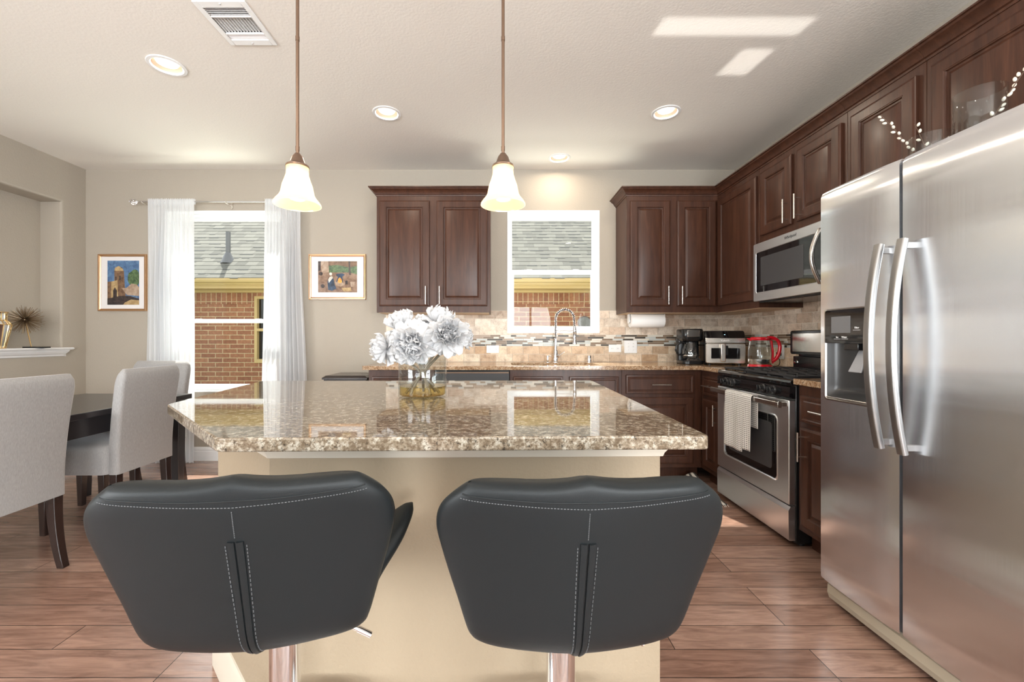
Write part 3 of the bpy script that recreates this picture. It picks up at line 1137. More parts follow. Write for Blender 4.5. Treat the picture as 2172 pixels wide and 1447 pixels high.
#@@KITCHEN
# ================================================================== CABINETS
def door_mb(x0, z0, x1, z1, yb=0.0, t=0.02, s=0.058, drawer=False):
    """raised-panel front, face towards -y"""
    mb = MB()
    if drawer:
        s = 0.026
        lv = [(0, 0.0), (0, -t + 0.004), (0.003, -t + 0.001), (0.008, -t), (s - 0.012, -t), (s - 0.006, -t + 0.003), (s, -t + 0.0035), (s + 0.006, -t - 0.001)]
    else:
        lv = [(0, 0.0), (0, -t + 0.006), (0.003, -t + 0.003), (0.008, -t + 0.0015), (0.012, -t), (s - 0.003, -t), (s, -t + 0.002), (s + 0.003, -t + 0.002), (s + 0.006, -t + 0.009),
              (s + 0.012, -t + 0.010), (s + 0.014, -t + 0.010), (s + 0.027, -t + 0.002), (s + 0.030, -t + 0.001)]
    loops = []
    for ins, y in lv:
        loops.append([(x0 + ins, yb + y, z0 + ins), (x1 - ins, yb + y, z0 + ins), (x1 - ins, yb + y, z1 - ins), (x0 + ins, yb + y, z1 - ins)])
    mb.loft(loops)
    return mb

def bar_handle(parent, x, z, vertical=True, L=0.155, y=-0.02, proj=0.032):
    mb = MB()
    h = L / 2
    if vertical:
        mb.tube([(x, y - proj, z - h), (x, y - proj, z + h)], 0.0052, 12)
        for s in (-1, 1):
            mb.tube([(x, y + 0.002, z + s * h * 0.68), (x, y - proj, z + s * h * 0.68)], 0.004, 10)
    else:
        mb.tube([(x - h, y - proj, z), (x + h, y - proj, z)], 0.0052, 12)
        for s in (-1, 1):
            mb.tube([(x + s * h * 0.68, y + 0.002, z), (x + s * h * 0.68, y - proj, z)], 0.004, 10)
    return mb.build('handle', 'nickel', parent)

CROWN = [(0.0, 0.0), (-0.004, 0.0), (-0.006, 0.010), (-0.014, 0.014), (-0.018, 0.024), (-0.030, 0.040), (-0.046, 0.050), (-0.050, 0.058), (-0.058, 0.060), (-0.058, 0.068), (0.0, 0.068)]

def wall_cabinet(label, loc, rz, w, h, depth, doors, crown=None, under=True, group='dark wood wall cabinets'):
    """doors: (x0,x1,handle side -1/1/0); origin at the lower front left corner of the carcass"""
    t = thing('wall_cabinet', label, 'cabinet', loc, rz, group)
    MB().box(0, 0, 0, w, depth, h).build('carcass', 'wood', t, bevel=0.0015, seg=1)
    if under:
        MB().box(0.012, 0.012, -0.003, w - 0.012, depth - 0.004, 0.001).build('underside', 'interior_wood', t, smooth=False)
    for (a, b, hs_) in doors:
        d = door_mb(a, 0.055, b, h - 0.055).build('door', 'wood', t, angle=20)
        if hs_:
            hx = b - 0.028 if hs_ > 0 else a + 0.028
            bar_handle(d, hx, 0.055 + 0.012 + 0.155 / 2)
    return t

def crown_mb(path, z):
    """path: list of (x,y) front-face corners; profile leans out to the right-hand normal"""
    mb = MB()
    n = len(path)
    loops = []
    for i, p in enumerate(path):
        p = Vector(p)
        dirs = []
        if i > 0: dirs.append((p - Vector(path[i - 1])).normalized())
        if i < n - 1: dirs.append((Vector(path[i + 1]) - p).normalized())
        nr = [Vector((d.y, -d.x)) for d in dirs]
        if len(nr) == 2:
            m_ = (nr[0] + nr[1])
            m_ = m_ / (m_.dot(nr[0]))
        else:
            m_ = nr[0]
        loops.append([(p.x + m_.x * -o, p.y + m_.y * -o, z + zz) for o, zz in CROWN])
    mb.loft(loops, True, True, True)
    return mb

YU = D - 0.33                 # front face of the uppers on the back wall
ZU0, ZU1 = 1.374, 2.392
t = wall_cabinet('dark wood double-door wall cabinet with crown, left of the kitchen window', (-1.043, YU, ZU0), 0, 0.982, ZU1 - ZU0, 0.33,
                 [(0.026, 0.458, 1), (0.520, 0.956, -1)])
c = crown_mb([(-0.0, 0.33), (0.0, 0.0), (0.982, 0.0), (0.982, 0.33)], ZU1 - ZU0 - 0.012)
c.build('crown', 'wood', t, angle=25)

XU = 1.906                    # front face of the uppers on the right wall
t = wall_cabinet('dark wood double-door wall cabinet between kitchen window and the corner', (1.117, YU, ZU0), 0, XU - 1.117, ZU1 - ZU0, 0.33,
                 [(0.028, 0.372, 1), (0.432, 0.765, -1)])
crown_mb([(0.0, 0.33), (0.0, 0.0), (XU - 1.117, 0.0)], ZU1 - ZU0 - 0.012).build('crown', 'wood', t, angle=25)
RZ = -PI / 2
t = wall_cabinet('dark wood corner wall cabinet with one broad door, left of the microwave', (XU, D - 0.001, ZU0), RZ, D - 3.055, ZU1 - ZU0, 0.33,
                 [(0.350, 0.884, 0)])
crown_mb([(0.33, 0.0), (D - 3.055, 0.0)], ZU1 - ZU0 - 0.012).build('crown', 'wood', t, angle=25)
t = wall_cabinet('short dark wood two-door wall cabinet directly above the microwave', (XU, 3.054, 1.832), RZ, 0.770, ZU1 - 1.832, 0.33,
                 [(0.032, 0.352, 1), (0.402, 0.742, -1)], under=False)
crown_mb([(0, 0.0), (0.770, 0.0)], ZU1 - 1.832 - 0.012).build('crown', 'wood', t, angle=25)
t = wall_cabinet('tall single-door wall cabinet between microwave and refrigerator', (XU, 2.283, ZU0), RZ, 0.420, ZU1 - ZU0, 0.33,
                 [(0.034, 0.386, 0)])
crown_mb([(0, 0.0), (0.420, 0.0)], ZU1 - ZU0 - 0.012).build('crown', 'wood', t, angle=25)
t = wall_cabinet('wide dark wood cabinet mounted over the refrigerator', (XU, 1.862, 1.832), RZ, 1.0, ZU1 - 1.832, 0.33,
                 [(0.030, 0.485, 0), (0.520, 0.965, 0)], under=False)
crown_mb([(0, 0.0), (1.0, 0.0)], ZU1 - 1.832 - 0.012).build('crown', 'wood', t, angle=25)

# base cabinets
YF = 3.392                    # face of the back run
XF = 1.648                    # face of the right run
def base_cabinet(label, loc, rz, w, depth, fronts, h=0.895, toe=0.105, name='base_cabinet', group='dark wood base cabinets', hollow=False):
    t = thing(name, label, 'cabinet', loc, rz, group)
    mb = MB()
    if hollow:
        for q in ((0, 0, toe, w, 0.018, h), (0, 0.018, toe, 0.018, depth, h), (w - 0.018, 0.018, toe, w, depth, h), (0.018, 0.018, toe, w - 0.018, depth, toe + 0.018), (0.018, depth - 0.006, toe + 0.018, w - 0.018, depth, h)):
            mb.box(*q)
    else:
        mb.box(0, 0, toe, w, depth, h)
    mb.box(0.0, 0.07, 0, w, depth, toe)
    mb.build('carcass', 'wood', t, bevel=0.0015, seg=1)
    for f in fronts:
        kind, a, b, z0, z1, hd = f
        if kind == 'drawer':
            o = door_mb(a, z0, b, z1, drawer=True).build('drawer', 'wood', t, angle=20)
            if hd: bar_handle(o, (a + b) / 2, (z0 + z1) / 2, False, min(0.155, (b - a) * 0.7))
        else:
            o = door_mb(a, z0, b, z1).build('door', 'wood', t, angle=20)
            if hd: bar_handle(o, b - 0.03 if hd > 0 else a + 0.03, z1 - 0.1)
    return t
dep = D - YF - 0.002
sx = lambda px: (px - 1055) * YF / 890
base_cabinet('dark wood base cabinet at the left end of the counter', (-1.040, YF, 0), 0, 0.53, dep,
             [('drawer', 0.03, 0.50, 0.70, 0.842, 1), ('door', 0.03, 0.50, 0.14, 0.67, 1)])
base_cabinet('dark wood sink base cabinet with two false drawer fronts', (0.100, YF, 0), 0, 0.905, dep,
             [('drawer', 0.028, 0.428, 0.70, 0.842, 0), ('drawer', 0.480, 0.877, 0.70, 0.842, 0), ('door', 0.028, 0.428, 0.14, 0.67, 1), ('door', 0.480, 0.877, 0.14, 0.67, -1)], hollow=True)
base_cabinet('dark wood base cabinet with a wide drawer over a door, right of the sink', (1.006, YF, 0), 0, XF - 1.006, dep,
             [('drawer', 0.030, 0.575, 0.705, 0.855, 1), ('door', 0.030, 0.575, 0.14, 0.675, -1)])
dpr = XR - XF - 0.002
base_cabinet('narrow dark wood corner base cabinet beside the left flank of the range', (XF, YF - 0.001, 0), RZ, YF - 3.072, dpr,
             [('drawer', 0.055, 0.310, 0.705, 0.855, 1), ('door', 0.055, 0.310, 0.14, 0.675, 1)])
base_cabinet('dark wood base cabinet squeezed between range and refrigerator', (XF, 2.292, 0), RZ, 0.43, dpr,
             [('drawer', 0.03, 0.40, 0.70, 0.842, 1), ('door', 0.03, 0.40, 0.14, 0.67, -1)])

# dishwasher
t = thing('dishwasher', 'black dishwasher under the counter, mostly behind the flower vase', 'dishwasher', (-0.508, YF, 0))
MB().box(0.002, 0.0, 0.10, 0.604, dep, 0.895).build('body', 'black_plastic', t, smooth=False)
MB().box(0.004, -0.025, 0.12, 0.602, 0.0, 0.72).build('door', 'black_plastic', t, bevel=0.004)
pn = MB()
pn.loft([[(0.004, 0.0, 0.725), (0.004, 0.0, 0.872), (0.004, -0.018, 0.870), (0.004, -0.034, 0.73)], [(0.602, 0.0, 0.725), (0.602, 0.0, 0.872), (0.602, -0.018, 0.870), (0.602, -0.034, 0.73)]])
pno = pn.build('control_panel', 'black_matt', t, smooth=False)
MB().box(0.004, -0.022, 0.868, 0.602, -0.001, 0.880).build('trim_strip', 'bronze', t, bevel=0.002)
bt = MB()
for k in range(9):
    x = 0.30 + k * 0.03
    bt.box(x, -0.030, 0.800, x + 0.012, -0.020, 0.804)
bt.build('button', 'plastic_white', pno, smooth=False)

# worktop on the back wall, with its undermount sink
wt = MB()
YC = 3.345
XC = 1.612
outline = [(-1.078, YC), (XC, YC), (XC, 3.066), (XR - 0.001, 3.066), (XR - 0.001, D - 0.001), (-1.078, D - 0.001)]
wt.prism(outline, CT - 0.032, CT)
wto = wt.build('worktop', 'granite_back', smooth=False)
SX0, SX1, SY0, SY1 = 0.12, 0.86, 3.44, 3.80
cut(wto, [MB().prism(rrect(SX0, SY0, SX1, SY1, 0.06), CT - 0.1, CT + 0.05).build('cutter', 'granite_back', smooth=False)])
tag(wto, 'brown granite worktop running along the back wall into the corner', 'countertop')
bv = wto.modifiers.new('bevel', 'BEVEL')
bv.width = 0.003
bv.segments = 2
bv.limit_method = 'ANGLE'
wt = MB().box(XC, 1.875, CT - 0.032, XR - 0.001, 2.288, CT)
tag(wt.build('worktop', 'granite_back', bevel=0.003), 'short piece of granite worktop between range and refrigerator', 'countertop')

t = thing('sink', 'stainless undermount sink below the kitchen window', 'sink', (0, 0, 0))
lp = []
for (z, g) in ((CT - 0.033, -0.015), (CT - 0.033, 0.0), (CT - 0.20, 0.012), (CT - 0.22, 0.04)):
    lp.append([(x, y, z) for x, y in rrect(SX0 + g, SY0 + g, SX1 - g, SY1 - g, 0.06)])
MB().loft(lp, True, False, True).build('bowl', 'steel_handle', t, solid=0.002)
MB().lathe([(0.0, 0), (0.04, 0.0), (0.045, 0.004), (0.05, 0.002)], ((SX0 + SX1) / 2, 3.62, CT - 0.219), 24, False, False).build('drain', 'chrome', t)

# spring faucet
fx, fy = 0.537, 3.868
t = thing('faucet', 'chrome spring-neck kitchen faucet standing behind the sink', 'faucet', (fx, fy, CT))
MB().lathe([(0.0, 0.0), (0.027, 0.0), (0.027, 0.004), (0.0215, 0.008), (0.0215, 0.105), (0.019, 0.112), (0.0135, 0.114), (0.0135, 0.215), (0.0, 0.215)], (0, 0, 0), 28, False, False).build('body', 'chrome', t)
R = 0.083
arc = [(0, 0, 0.21), (0, 0, 0.40)] + [(0.083 - R * math.cos(a), -0.02 * math.sin(a / 2), 0.40 + 0.085 * math.sin(a)) for a in [PI * k / 20 for k in range(1, 21)]]
arc += [(0.168, -0.02, 0.37), (0.170, -0.02, 0.33)]
MB().tube(arc, 0.006, 12).build('hose', 'black_matt', t)
# coil
def resample(pts, n):
    pts = [Vector(p) for p in pts]
    L = [0]
    for i in range(1, len(pts)): L.append(L[-1] + (pts[i] - pts[i - 1]).length)
    out = []
    for k in range(n + 1):
        s = L[-1] * k / n
        i = max(1, min(len(pts) - 1, next((j for j in range(len(L)) if L[j] >= s - 1e-9), len(L) - 1)))
        f = (s - L[i - 1]) / max(1e-9, L[i] - L[i - 1])
        out.append(pts[i - 1].lerp(pts[i], f))
    return out
turns = 34
rs = resample(arc, turns * 10)
coil = []
nv = Vector((0, -1, 0))
for i, p in enumerate(rs):
    tt = (rs[min(i + 1, len(rs) - 1)] - rs[max(i - 1, 0)]).normalized()
    n1 = (nv - tt * nv.dot(tt)).normalized()
    n2 = tt.cross(n1)
    a = 2 * PI * i / 10
    coil.append(p + (n1 * math.cos(a) + n2 * math.sin(a)) * 0.0115)
MB().tube(coil, 0.0026, 6).build('spring', 'chrome', t)
MB().lathe([(0.0, 0.165), (0.020, 0.167), (0.021, 0.185), (0.0165, 0.20), (0.0165, 0.235), (0.014, 0.265), (0.017, 0.27), (0.017, 0.30), (0.010, 0.335), (0.0, 0.335)], (0.172, -0.02, 0), 24, False, False).build('spray_head', 'chrome', t)
MB().tube([(0.0, 0, 0.292), (0.155, -0.02, 0.292)], 0.005, 10).build('support_arm', 'chrome', t)
lv = MB()
lv.tube([(0.012, -0.014, 0.055), (0.03, -0.03, 0.06)], 0.017, 18)
lv.tube([(0.026, -0.03, 0.062), (0.075, -0.045, 0.098)], 0.0042, 10)
lv.build('lever', 'chrome', t)

t = thing('soap_dispenser', 'small chrome soap dispenser left of the faucet', 'soap dispenser', (0.462, 3.862, CT))
mb = MB()
mb.lathe([(0.0, 0.0), (0.017, 0.0), (0.017, 0.003), (0.0095, 0.006), (0.0095, 0.045), (0.012, 0.048), (0.012, 0.062), (0.0, 0.063)], (0, 0, 0), 20, False, False)
mb.build('body', 'chrome', t)
MB().tube([(0, 0, 0.057), (0.02, -0.015, 0.060), (0.032, -0.024, 0.052)], 0.0042, 10).build('spout', 'chrome', t)
tag(MB().lathe([(0.0, 0.0), (0.023, 0.0), (0.023, 0.004), (0.0195, 0.007), (0.0195, 0.055), (0.017, 0.063), (0.0, 0.064)], (0.845, 3.862, CT), 24, False, False).build('air_gap', 'chrome'),
    'short chrome cylindrical air gap cap right of the faucet', 'air gap')

# outlets and switches
def outlet(label, loc, rz, vertical=False, cat='outlet'):
    t = thing('wall_outlet', label, cat, loc, rz, 'white wall outlets')
    w, h = (0.070, 0.115) if vertical else (0.118, 0.072)
    MB().box(-w / 2, -0.006, -h / 2, w / 2, 0, h / 2).build('cover_plate', 'plastic_white', t, bevel=0.003)
    for s in (-1, 1):
        ox, oz = (0, s * 0.026) if vertical else (s * 0.026, 0)
        MB().lathe([(0.0, -0.0075), (0.0145, -0.0075), (0.0155, -0.006)], (ox, 0, oz), 20, False, False, axis='y').build('socket', 'plastic_white', t)
    mb = MB()
    for s in (-1, 1):
        ox, oz = (0, s * 0.026) if vertical else (s * 0.026, 0)
        for q in (-0.005, 0.005):
            mb.box(ox + q - 0.001, -0.0082, oz - 0.004, ox + q + 0.001, -0.0072, oz + 0.004)
    mb.build('slots', 'black_matt', t, smooth=False)
    return t
yo = D - 0.011
outlet('white outlet plate on the backsplash just right of the flowers', (-0.043, yo, 1.049), 0)
outlet('white outlet plate on the backsplash, left of the switch plate', (1.104, yo, 1.056), 0)
t = thing('switch_plate', 'larger square white switch plate on the backsplash right of the sink', 'light switch', (1.252, yo, 1.072))
MB().box(-0.060, -0.006, -0.060, 0.060, 0, 0.060).build('cover_plate', 'plastic_white', t, bevel=0.003)
mb = MB()
for s in (-1, 1):
    for q in (-0.030, 0.030):
        mb.lathe([(0, -0.0075), (0.0028, -0.0072), (0.003, -0.006)], (s * 0.023, 0, q), 10, False, False, axis='y')
mb.build('screw', 'nickel', t)
for s in (-1, 1):
    MB().box(s * 0.023 - 0.005, -0.015, -0.004, s * 0.023 + 0.005, -0.006, 0.010).build('toggle', 'plastic_white', t, bevel=0.002)
outlet('white outlet on the side wall behind the red kettle handle', (XR - 0.011, 3.285, 1.045), RZ, True)

# paper towel under the corner wall cabinet
t = thing('paper_towel_roll', 'white paper towel roll mounted under the right-hand wall cabinet', 'paper towel', (1.335, 3.80, 1.310))
MB().lathe([(0.020, 0.0), (0.060, 0.0), (0.062, 0.004), (0.062, 0.296), (0.060, 0.30), (0.020, 0.30)], (-0.150 + 0.015, 0, 0), 40, False, False, axis='x', cyc=True).build('roll', 'paper', t)
mb = MB()
for x in (-0.148, 0.172):
    mb.prism([(-0.02, 0.060), (0.02, 0.060), (0.026, 0.0), (0.018, -0.022), (0.0, -0.028), (-0.018, -0.022), (-0.026, 0.0)], x - 0.005, x + 0.005, 'x')
mb.build('bracket', 'plastic_white', t, bevel=0.002)
MB().tube([(-0.145, 0, 0), (0.17, 0, 0)], 0.012, 12).build('dowel', 'plastic_white', t)

# low black cabinet beyond the counter end
t = thing('low_cabinet', 'low black cabinet top against the back wall, left of the counter end', 'cabinet', (-1.49, 3.56, 0))
MB().box(0.01, 0.012, 0.0, 0.37, 0.37, 0.80).build('body', 'black_matt', t, bevel=0.004)
MB().loft([[(0.0, 0.0, 0.80), (0.385, 0.0, 0.80), (0.385, 0.39, 0.80), (0.0, 0.39, 0.80)], [(0.0, 0.0, 0.815), (0.385, 0.0, 0.815), (0.385, 0.39, 0.815), (0.0, 0.39, 0.815)],
           [(0.025, 0.02, 0.832), (0.36, 0.02, 0.832), (0.36, 0.37, 0.832), (0.025, 0.37, 0.832)]]).build('top', 'dark_wood', t, smooth=False)

# ================================================================== RANGE
t = thing('gas_range', 'stainless and black freestanding gas range with towel on its oven handle', 'stove', (1.602, 3.060, 0), RZ)
W_, B_ = 0.760, 0.632
MB().box(0.0, 0.035, 0.02, W_, B_ - 0.02, 0.895).build('body', 'black_plastic', t, bevel=0.003)
# cooktop with rounded front lip
MB().loft([[(x, 0.010, 0.888), (x, 0.004, 0.905), (x, 0.010, 0.918), (x, 0.030, 0.924), (x, 0.05, 0.918), (x, B_ - 0.02, 0.918), (x, B_ - 0.02, 0.888)] for x in (0.0, W_)]).build('cooktop', 'black_gloss', t, bevel=0.002, smooth=False)
MB().loft([[(x, 0.05, 0.818), (x, 0.016, 0.818), (x, 0.000, 0.825), (x, 0.004, 0.880), (x, 0.05, 0.884)] for x in (0.002, W_ - 0.002)]).build('control_panel', 'black_gloss', t, smooth=False)
for k, x in enumerate((0.120, 0.213, 0.530, 0.624)):
    kb = MB()
    kb.lathe([(0.027, 0.0), (0.027, -0.006), (0.022, -0.010), (0.0205, -0.032), (0.017, -0.035), (0.0, -0.035)], (x, 0.002, 0.850), 28, False, False, axis='y')
    kb.box(x - 0.005, -0.041, 0.831, x + 0.005, -0.026, 0.869)
    kb.build('knob', 'black_plastic', t, bevel=0.002)
# oven door: stainless frame around the dark window
dr = MB()
x0, x1, z0, z1 = 0.006, W_ - 0.006, 0.232, 0.806
wx0, wx1, wz0, wz1 = 0.100, 0.655, 0.340, 0.703
n = 6
def rloop(a, b, c, d, r_, y):
    return [(x, y, z) for x, z in rrect(a, b, c, d, r_, n)]
dr.loft([rloop(x0, z0, x1, z1, 0.006, 0.034), rloop(x0, z0, x1, z1, 0.006, 0.004), rloop(x0 + 0.004, z0 + 0.004, x1 - 0.004, z1 - 0.004, 0.006, 0.0),
         rloop(wx0 - 0.010, wz0 - 0.010, wx1 + 0.010, wz1 + 0.010, 0.035, 0.0), rloop(wx0 - 0.004, wz0 - 0.004, wx1 + 0.004, wz1 + 0.004, 0.031, -0.004),
         rloop(wx0, wz0, wx1, wz1, 0.03, -0.001), rloop(wx0, wz0, wx1, wz1, 0.03, 0.006)], True, True, False)
dro = dr.build('oven_door', 'steel_range', t, angle=30)
MB().loft([rloop(wx0 - 0.002, wz0 - 0.002, wx1 + 0.002, wz1 + 0.002, 0.03, 0.010), rloop(wx0 - 0.002, wz0 - 0.002, wx1 + 0.002, wz1 + 0.002, 0.03, 0.004)]).build('glass', 'black_gloss', dro, smooth=False)
MB().loft([rloop(wx0 + 0.05, wz0 + 0.045, wx1 - 0.05, wz1 - 0.045, 0.02, 0.006), rloop(wx0 + 0.05, wz0 + 0.045, wx1 - 0.05, wz1 - 0.045, 0.02, 0.0035)]).build('inner_window', 'screen_grey', dro, smooth=False)
hd = MB()
hd.loft([[(x, -0.052, 0.765), (x, -0.058, 0.770), (x, -0.058, 0.795), (x, -0.052, 0.800), (x, -0.036, 0.800), (x, -0.030, 0.782), (x, -0.036, 0.765)] for x in (0.012, W_ - 0.012)])
for x in (0.035, W_ - 0.035):
    hd.box(x - 0.02, -0.040, 0.772, x + 0.02, 0.002, 0.794)
hd.build('handle', 'steel_handle', dro, bevel=0.002)
MB().loft([[(x, 0.034, 0.035), (x, 0.004, 0.035), (x, 0.0, 0.040), (x, -0.002, 0.200), (x, 0.010, 0.222), (x, 0.034, 0.222)] for x in (0.006, W_ - 0.006)]).build('drawer', 'steel_range', t, smooth=False)
for xx in (0.04, W_ - 0.04):
    MB().lathe([(0.018, 0.0), (0.018, 0.02)], (xx, 0.09, 0), 14).build('foot', 'black_matt', t)
    MB().lathe([(0.018, 0.0), (0.018, 0.02)], (xx, 0.55, 0), 14).build('foot', 'black_matt', t)
# backguard
bg = MB()
bg.box(0.01, B_ - 0.085, 0.928, W_ - 0.01, B_ - 0.02, 1.022)
bg.box(0.03, B_ - 0.06, 1.02, W_ - 0.03, B_ - 0.025, 1.04)
bgo = bg.build('backguard', 'black_plastic', t, bevel=0.004)
up = MB()
up.loft([rloop(0.0, 1.036, W_, 1.205, 0.012, B_ - 0.035), rloop(0.0, 1.036, W_, 1.205, 0.012, B_ - 0.095), rloop(0.004, 1.04, W_ - 0.004, 1.201, 0.010, B_ - 0.10)])
up.build('console', 'black_plastic', t, smooth=False)
MB().box(0.028, B_ - 0.103, 1.055, W_ - 0.028, B_ - 0.099, 1.186).build('console_face', 'steel_handle', t, bevel=0.002)
MB().lathe([(0.0, -0.014), (0.009, -0.013), (0.011, -0.004), (0.015, 0.0)], (0.045, B_ - 0.085, 0.978), 20, False, False, axis='y').build('vent_button', 'chrome', bgo)
# burners and grates
for (bx, by, br_) in ((0.19, 0.18, 0.045), (0.57, 0.18, 0.052), (0.19, 0.41, 0.04), (0.57, 0.41, 0.045), (0.38, 0.295, 0.03)):
    bm_ = MB()
    bm_.lathe([(br_ + 0.02, 0.918), (br_ + 0.018, 0.923), (br_, 0.924), (br_, 0.929), (br_ - 0.008, 0.9305), (0.0, 0.931)], (bx, by, 0), 24, False, False)
    bm_.build('burner', 'black_matt', t)
for gx0, gx1 in ((0.02, 0.255), (0.262, 0.498), (0.505, 0.74)):
    g = MB()
    za, zb_ = 0.931, 0.944
    y0, y1 = 0.050, 0.525
    def bar(xa, ya, xb, yb, w_=0.009):
        d_ = Vector((xb - xa, yb - ya)).normalized()
        nn = Vector((-d_.y, d_.x)) * w_ / 2
        g.prism([(xa + nn.x, ya + nn.y), (xa - nn.x, ya - nn.y), (xb - nn.x, yb - nn.y), (xb + nn.x, yb + nn.y)], za, zb_)
    for yy in (y0, (y0 + y1) / 2, y1):
        bar(gx0, yy, gx1, yy, 0.014)
    for xx in (gx0, gx1):
        bar(xx, y0, xx, y1, 0.014)
    cx_ = (gx0 + gx1) / 2
    for yc in (0.168, 0.407):
        for a in range(4):
            an = a * PI / 2
            L_ = 0.117
            bar(cx_ + 0.03 * math.cos(an), yc + 0.03 * math.sin(an), cx_ + L_ * math.cos(an), yc + L_ * math.sin(an))
        bar(gx0, yc + 0.06, cx_ - 0.04, yc + 0.06)
        bar(cx_ + 0.04, yc + 0.06, gx1, yc + 0.06)
        bar(gx0, yc - 0.06, cx_ - 0.04, yc - 0.06)
        bar(cx_ + 0.04, yc - 0.06, gx1, yc - 0.06)
    for xx in (gx0 + 0.004, gx1 - 0.004):
        for yy in (y0 + 0.004, y1 - 0.004):
            g.box(xx - 0.006, yy - 0.006, 0.918, xx + 0.006, yy + 0.006, za)
    g.build('grate', 'black_matt', t, bevel=0.0025, seg=1)

# dish towel over the handle
tw = MB()
def towel_fn(x0, x1, zb_, zback, ph, amp):
    def fn(u, v):
        x = lerp(x0, x1, u)
        L1, L2 = 0.80 - zb_, 0.80 - zback
        s = v * (L1 + L2 + 0.05)
        wob = amp * math.sin(u * 9 + ph) * smooth01(abs(s - L1) / 0.2)
        if s < L1:
            z = zb_ + s
            y = -0.064 - wob - 0.01 * (1 - v)
            x += 0.01 * (1 - s / L1) * math.sin(ph)
        elif s < L1 + 0.05:
            a = (s - L1) / 0.05 * PI
            y = -0.045 - 0.019 * math.cos(a)
            z = 0.80 + 0.006 * math.sin(a)
        else:
            z = 0.80 - (s - L1 - 0.05)
            y = -0.026 + 0.0 * wob
        return (x, y, z)
    return fn
def towel_piece(mb, x0, x1, zb_, zback, ph, amp, nu=26, nv=40):
    if mb.uv is None: mb.uv = []
    mb.grid(towel_fn(x0, x1, zb_, zback, ph, amp), nu, nv)
    L_ = (0.80 - zb_) + (0.80 - zback) + 0.05
    for j in range(nv + 1):
        for i in range(nu + 1):
            mb.uv.append((lerp(x0, x1, i / nu) * 3.3, j / nv * L_ * 2.1))
towel_piece(tw, 0.235, 0.430, 0.440, 0.62, 0.6, 0.006)
towel_piece(tw, 0.400, 0.520, 0.462, 0.60, 3.4, 0.005)
two = tw.build('dish_towel', 'towel', None, solid=0.0035, angle=80)
two.location = (1.602, 3.060, 0)
two.rotation_euler = (0, 0, RZ)
tag(two, 'white dish towel with small black squares folded over the oven handle', 'towel')

# ================================================================== MICROWAVE
t = thing('microwave', 'stainless over-the-range microwave with black window above the stove', 'microwave', (1.862, 3.053, 1.416), RZ)
H_ = 0.412
MB().box(0.0, 0.022, 0.006, 0.762, 0.37, H_).build('body', 'black_plastic', t, bevel=0.003)
mb = MB()
def mloop(a, b, c, d, r_, y): return [(x, y, z) for x, z in rrect(a, b, c, d, r_, n)]
mb.loft([mloop(0, 0.0, 0.762, H_, 0.006, 0.022), mloop(0, 0.0, 0.762, H_, 0.006, 0.003), mloop(0.003, 0.003, 0.759, H_ - 0.003, 0.006, 0.0),
         mloop(0.030, 0.058, 0.735, H_ - 0.062, 0.012, 0.0), mloop(0.033, 0.061, 0.732, H_ - 0.065, 0.012, 0.003)], True, True, True)
mb.build('front_frame', 'steel_range', t, angle=30)
MB().loft([mloop(0.034, 0.062, 0.731, H_ - 0.066, 0.011, 0.004), mloop(0.034, 0.062, 0.731, H_ - 0.066, 0.011, 0.0012)]).build('door_glass', 'black_gloss', t, smooth=False)
MB().loft([mloop(0.085, 0.105, 0.50, H_ - 0.105, 0.008, 0.002), mloop(0.085, 0.105, 0.50, H_ - 0.105, 0.008, 0.0)]).build('window_screen', 'screen_grey', t, smooth=False)
hp = []
for k in range(17):
    s = k / 16
    hp.append((0.645, -0.012 - 0.048 * math.sin(PI * s), lerp(0.055, H_ - 0.055, s)))
hp = [(0.645, 0.004, 0.055)] + hp + [(0.645, 0.004, H_ - 0.055)]
MB().tube(hp, 0.0125, 14, sx=1.0).build('handle', 'steel_handle', t)
MB().box(0.02, 0.03, -0.012, 0.74, 0.35, 0.006).build('underside_grille', 'black_plastic', t, bevel=0.004)
lettering('logo', 'Whirlpool', 0.026, 'black_matt', t, (0.385, -0.0003, H_ - 0.030), shear=0.2)

